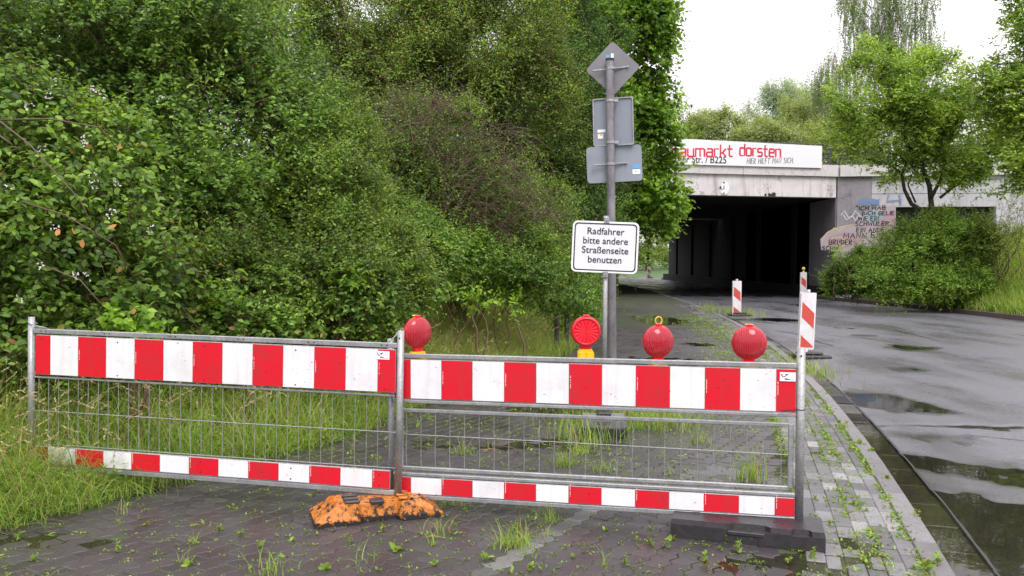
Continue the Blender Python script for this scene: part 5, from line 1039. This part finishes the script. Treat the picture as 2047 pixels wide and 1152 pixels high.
# ------------------------------------------------------------ lamps
def lamp(px, py, d, rpx, yaw, label, ringmode, base=True, face='lens', basedy=0):
    c = P(px, py, d); r = rpx*d/FPX; m = Matrix.Translation(c) @ Matrix.Rotation(R(yaw), 4, 'Z')
    t = empty('warning_lamp', None, label, 'warning lamp', 'red warning lamps on the barrier', mat=m)
    RX = Matrix.Rotation(R(90), 4, 'X')
    prof = [(.0005, .060)]+[(r*(.1*i_), .060-.042*(.1*i_)**2.2) for i_ in range(1, 10)]+[(r*.96, .018), (r, .008)]
    if ringmode == 'back': prof = [(x_, .034) for x_, _ in prof[:-1]]+[(r, .008)]
    b = MB(); b.lathe(prof, RX, 40); tagp(b, 'lens', M['lens'], t, True)
    if ringmode == 'back':              # fanned facets of the reflector
        b = MB()
        for k_ in range(36):
            a0_, a1_ = 2*math.pi*k_/36, 2*math.pi*(k_+1)/36; zz = .0365 if k_ % 2 else .0345
            b.poly([(0, -.0362, 0), (r*.8*math.cos(a1_), -zz-.001, r*.8*math.sin(a1_)), (r*.8*math.cos(a0_), -(.071-zz)-.001, r*.8*math.sin(a0_))][::-1])
        tagp(b, 'reflector', M['lampred'], t)
    b = MB(); b.lathe([(r, .008), (r*1.02, .004), (r*1.02, -.004), (r, -.008)], RX, 40); tagp(b, 'rim', M['lampred'], t, True)
    b = MB(); b.lathe([(a_, -z_) for a_, z_ in reversed(prof)], RX, 40); tagp(b, 'lens', M['lens'], t, True)
    if ringmode == 'back':              # flat rear face with a raised ring
        b = MB(); b.lathe([(r*.98, .012), (r*.95, .036), (r*.84, .040), (r*.80, .034)], RX, 40); tagp(b, 'ring', M['lampred'], t, True)
    b = MB(); b.box((-.03, -.016, -r-.028), (.03, .016, -r+.016), bev=.005); tagp(b, 'neck', M['lampred'], t)
    b = MB(); b.box((-.018, -.012, r-.006), (.018, .012, r+.010), bev=.003); tagp(b, 'hinge', M['lampred'], t)
    hm = {'up': (0, 1), 'fold': (1, 0), 'back': (0, -.75)}[ringmode]; yc = -.02 if ringmode == 'back' else 0
    pts = [(.021*math.sin(a_), (-.028 if ringmode == 'back' else 0)+.022*(1-math.cos(a_))*hm[0], r+.006+.022*(1-math.cos(a_))*hm[1]) for a_ in np.linspace(0, 2*math.pi, 20)]
    b = MB(); b.tube(pts, .0038, 7); tagp(b, 'handle', M['lampred'] if ringmode == 'back' else M['yellow'], t, True)
    b = MB(); o2 = [(-.042, -r-.075), (.042, -r-.075), (.036, -r-.02), (-.036, -r-.02)]; b.ext([(-.048, -r-.075), (.048, -r-.075), (.048, -r-.04), (.036, -r-.02), (-.036, -r-.02), (-.048, -r-.035)], .06, Matrix.Translation((0, -.03, 0)))
    b.box((-.04, -.036, -r-.07), (-.005, -.03, -r-.035), bev=.002); b.box((.005, -.036, -r-.07), (.04, -.03, -r-.035), bev=.002); tagp(b, 'battery_housing', M['yellow'], t)
    b = MB(); b.lathe([(.004, .006), (.0001, .008)], Matrix.Translation((0, -.012, r-.012)) @ RX, 8); tagp(b, 'screw', M['dark'], t)
    return t
lamp(835, 665, 5.12, 31.5, 40, 'leftmost red warning lamp turned almost edge on by the middle posts', 'fold')
lamp(1171, 662, 4.9, 29.5, 0, 'red warning lamp on its yellow housing left of the sign pole', 'back')
lamp(1316, 683, 4.86, 32.5, 14, 'round red warning lamp with upright yellow handle right of the sign pole', 'up')
lamp(1498, 686, 4.75, 34, -8, 'rightmost round red warning lamp with folded yellow handle', 'fold')
# ------------------------------------------------------------ signs
def tubepart(par, pts, r, name, m, n=14): b = MB(); b.tube(pts, r, n); return b.build(name, m, par, True)
D = 8.0; pb = G(1226, 845); D = pb.y; pt = P(1219, 120, D); sp_ = empty('sign_post', pb, 'tall grey pole carrying three traffic signs seen from behind', 'sign post')
b = MB(); b.tube([pb+Vector((0, 0, -.1)), pt], .039, 20, False); b.build('pole', M['pole'], sp_, True)
b = MB(); b.tube([pt+Vector((0, 0, -.012)), pt+Vector((0, 0, .012))], .0405, 20); b.build('cap', M['dark'], sp_)
b = MB(); b.box((pt.x+.005, pt.y-.045, pt.z+.01), (pt.x+.03, pt.y-.042, pt.z+.05)); b.build('sticker', M['label'], sp_); b = MB(); b.box((pt.x-.04, pt.y-.03, pt.z+.012), (pt.x-.008, pt.y-.027, pt.z+.04)); b.build('sticker', M['blueink'], sp_)
def panel(par, px, py, w_, h_, r, yaw, roll, m, name, diamond=False, rim=0):
    c = P(px, py, D+.045); q = Matrix.Translation(c) @ Matrix.Rotation(R(yaw), 4, 'Z') @ Matrix.Rotation(R(roll), 4, 'Y')
    out = rrect(w_, h_, r, 6)
    if diamond: q = q @ Matrix.Rotation(R(45), 4, 'Y')
    o = MB().ext(out, .004, q).build(name, m, par)
    if rim:
        n_ = len(out); i2 = [(x*(1-2*rim/w_), z*(1-2*rim/h_)) for x, z in out]; b = MB(); b.raw([q @ Vector((x, -.014, z)) for x, z in out]+[q @ Vector((x, -.014, z)) for x, z in i2]+[q @ Vector((x, .0, z)) for x, z in out]+[q @ Vector((x, -.0005, z)) for x, z in i2],
              [(i, (i+1) % n_, n_+(i+1) % n_, n_+i) for i in range(n_)]+[(2*n_+i, 2*n_+(i+1) % n_, (i+1) % n_, i) for i in range(n_)]+[(n_+i, n_+(i+1) % n_, 3*n_+(i+1) % n_, 3*n_+i) for i in range(n_)]); b.build('rim', M['galv'], o)
    return o, q
def strap(par, px, py, w_, tiltz=0):
    c = P(px, py, D); b = MB(); b.lathe([(.0405, -.012), (.0445, -.012), (.0445, .012), (.0405, .012)], Matrix.Translation(c), 20)
    if w_: b.tube([c+Vector((-w_/2, .026, -tiltz)), c+Vector((-.045, .022, -tiltz*.3))], .008, 6); b.tube([c+Vector((.045, .022, tiltz*.3)), c+Vector((w_/2, .026, tiltz))], .008, 6)
    else: b.box((c.x+.035, c.y-.03, c.z-.014), (c.x+.07, c.y+.01, c.z+.014))
    for s_ in (-1, 1):
        if w_: b.tube([c+Vector((s_*w_/2*.95, .0, s_*tiltz)), c+Vector((s_*w_/2*.95, .034, s_*tiltz))], .009, 6)
    b.build('clamp', M['galv'], par)
panel(sp_, 1225, 137, .343*1.06, .35*1.06, .03, -8, -2, M['diamond'], 'diamond_sign', True); strap(sp_, 1221, 137, .34, .02)
o, q = panel(sp_, 1226, 244, .385, .455, .02, -12, -2, M['signback'], 'square_sign', rim=.010); strap(sp_, 1220, 202, 0); strap(sp_, 1221, 285, 0)
for (x, z, w_, h_, m_) in ((-.115, -.08, .075, .028, 'label'), (-.125, -.13, .05, .045, 'label'), (-.12, -.115, .025, .018, 'yellowink')): b = MB(); b.box((x-w_/2, -.003, z-h_/2), (x+w_/2, -.0005 if m_ == 'label' else .0, z+h_/2), q) if m_ == 'label' else b.box((x-w_/2, -.004, z-h_/2), (x+w_/2, -.0032, z+h_/2), q); b.build('sticker', M[m_], o)
o, q = panel(sp_, 1228, 328, .525, .345, .035, -6, -3, M['signback'], 'wide_sign'); strap(sp_, 1221, 328, .32, .012)
for (x, z, w_, h_, m_) in ((.205, -.035, .072, .042, 'blueink'), (.205, -.085, .072, .045, 'label')): b = MB(); b.box((x-w_/2, -.003, z-h_/2), (x+w_/2, -.0008, z+h_/2), q); b.build('sticker', M[m_], o)
b = MB(); q2 = q; b.poly([q2 @ Vector(p) for p in ((.195, -.0042, -.078), (.2, -.0042, -.095), (.207, -.0042, -.078))]); b.build('print', M['bannerred'], o)
# cyclists' notice on its own pole
pc = G(1206, 868); D2 = pc.y; top = P(1211.5, 432, D2); cs = empty('notice_sign', pc, 'white notice sign with black German text for cyclists on a thin pole behind the barrier', 'sign')
b = MB(); b.tube([pc+Vector((0, 0, .05)), top], .0215, 16); b.build('pole', M['galv'], cs, True)
q = Matrix.Translation(P(1209.5, 494.5, D2-.035)) @ Matrix.Rotation(R(-4), 4, 'Z') @ Matrix.Rotation(R(2.0), 4, 'Y'); SW, SH = .585, .455
o = MB().ext(rrect(SW, SH, .045, 6), .004, q).build('sign_plate', M['signface'], cs)
def framering(w1, r1, w2, r2, m, name, lift):
    A_ = rrect(SW-2*w1, SH-2*w1, r1, 6); B_ = rrect(SW-2*w2, SH-2*w2, r2, 6); n_ = len(A_); b = MB(); b.raw([q @ Vector((x, -lift, z)) for x, z in A_]+[q @ Vector((x, -lift, z)) for x, z in B_], [(i, (i+1) % n_, n_+(i+1) % n_, n_+i) for i in range(n_)]); b.build(name, m, o)
framering(.002, .044, .016, .034, M['label'], 'white_rim', .0015); framering(.016, .034, .027, .027, M['ink'], 'black_border', .0025)
for i_, tx in enumerate(('Radfahrer', 'bitte andere', 'Straßenseite', 'benutzen')):
    wd = {0: .325, 1: .395, 2: .41, 3: .295}[i_]
    tm = text_mesh(tx, .085, lambda x, y, l: (x, y, 0), M['ink'], o, bold=.0006, local=True); me = tm.data; co = np.array([v.co for v in me.vertices]); sx = wd/(co[:, 0].max()-co[:, 0].min()); cxm = (co[:, 0].max()+co[:, 0].min())/2
    V = [q @ Vector(((x-cxm)*sx+.002, -.0035, .112-.0835*i_+y*1.0)) for x, y, _ in co]; me.vertices.foreach_set('co', loc_of([tuple(v) for v in V], o).astype(np.float32).ravel()); me.update()
for px, py in ((1213, 441), (1210, 549)):
    c = P(px, py, D2-.03); b = MB(); b.box((c.x-.024, c.y-.012, c.z-.028), (c.x+.024, c.y+.03, c.z+.028), bev=.004); b.tube([(c.x, c.y-.022, c.z), (c.x, c.y, c.z)], .007, 8); b.build('clamp', M['galv'], cs)
q = Matrix.Translation(pc+Vector((0, -.02, 0))) @ Matrix.Rotation(R(-3), 4, 'Z'); ft = empty('ballast_block', None, 'grey recycled plastic base block under the notice sign pole', 'ballast block', mat=q)
for z0_, hx in ((.005, .20), (.08, .195)):
    b = MB(); b.ext([(-hx+.02, z0_), (hx-.02, z0_), (hx, z0_+.03), (hx-.01, z0_+.085), (-hx+.01, z0_+.085), (-hx, z0_+.03)], .30, Matrix.Translation((0, -.15, 0))); tagp(b, 'base_block', M['greyrubber'] if z0_ > .05 else M['blackrubber'], ft)
b = MB(); b.box((-.06, -.08, .165), (.06, .08, .21), bev=.008); tagp(b, 'socket', M['blackrubber'], ft)
b = MB()
for r_, (n_, z_) in enumerate(((9, .135), (8, .12))):
    for i_ in range(n_): b.box((-.06+i_*.014, -.1522, z_), (-.052+i_*.014, -.1502, z_+.007))
tagp(b, 'embossed_marks', M['blackrubber'], ft)
# ------------------------------------------------------------ small litter
c = G(1898, 622, -.09); b = MB(); b.lathe([(.001, .05), (.05, .045), (.08, .02), (.09, 0), (.06, -.01)], Matrix.Translation((c.x, c.y, -.07)), 9); b.build('litter', M['label'], None, label='crumpled white litter in front of the far kerb', cat='litter')
c = G(1085, 870); 
for i_, (px, py, L_, a_, lab) in enumerate(((1000, 893, .16, -.5, 'short dark twig lying on wet paving behind the right mesh'), (965, 900, .12, .3, 'pale dry stalk lying beside the dark twig'), (855, 1073, .1, -.2, 'pale twig on the foreground paving right of the orange foot'))):
    c = G(px, py, .008); b = MB(); b.tube([(c.x, c.y, .008), (c.x+L_*.5*math.cos(a_), c.y+L_*.5*math.sin(a_), .014), (c.x+L_*math.cos(a_), c.y+L_*math.sin(a_), .007)], [.005, .004, .002], 6); b.build('twig', M['twig'] if i_ == 0 else M['hay'], None, True, label=lab, cat='twig')
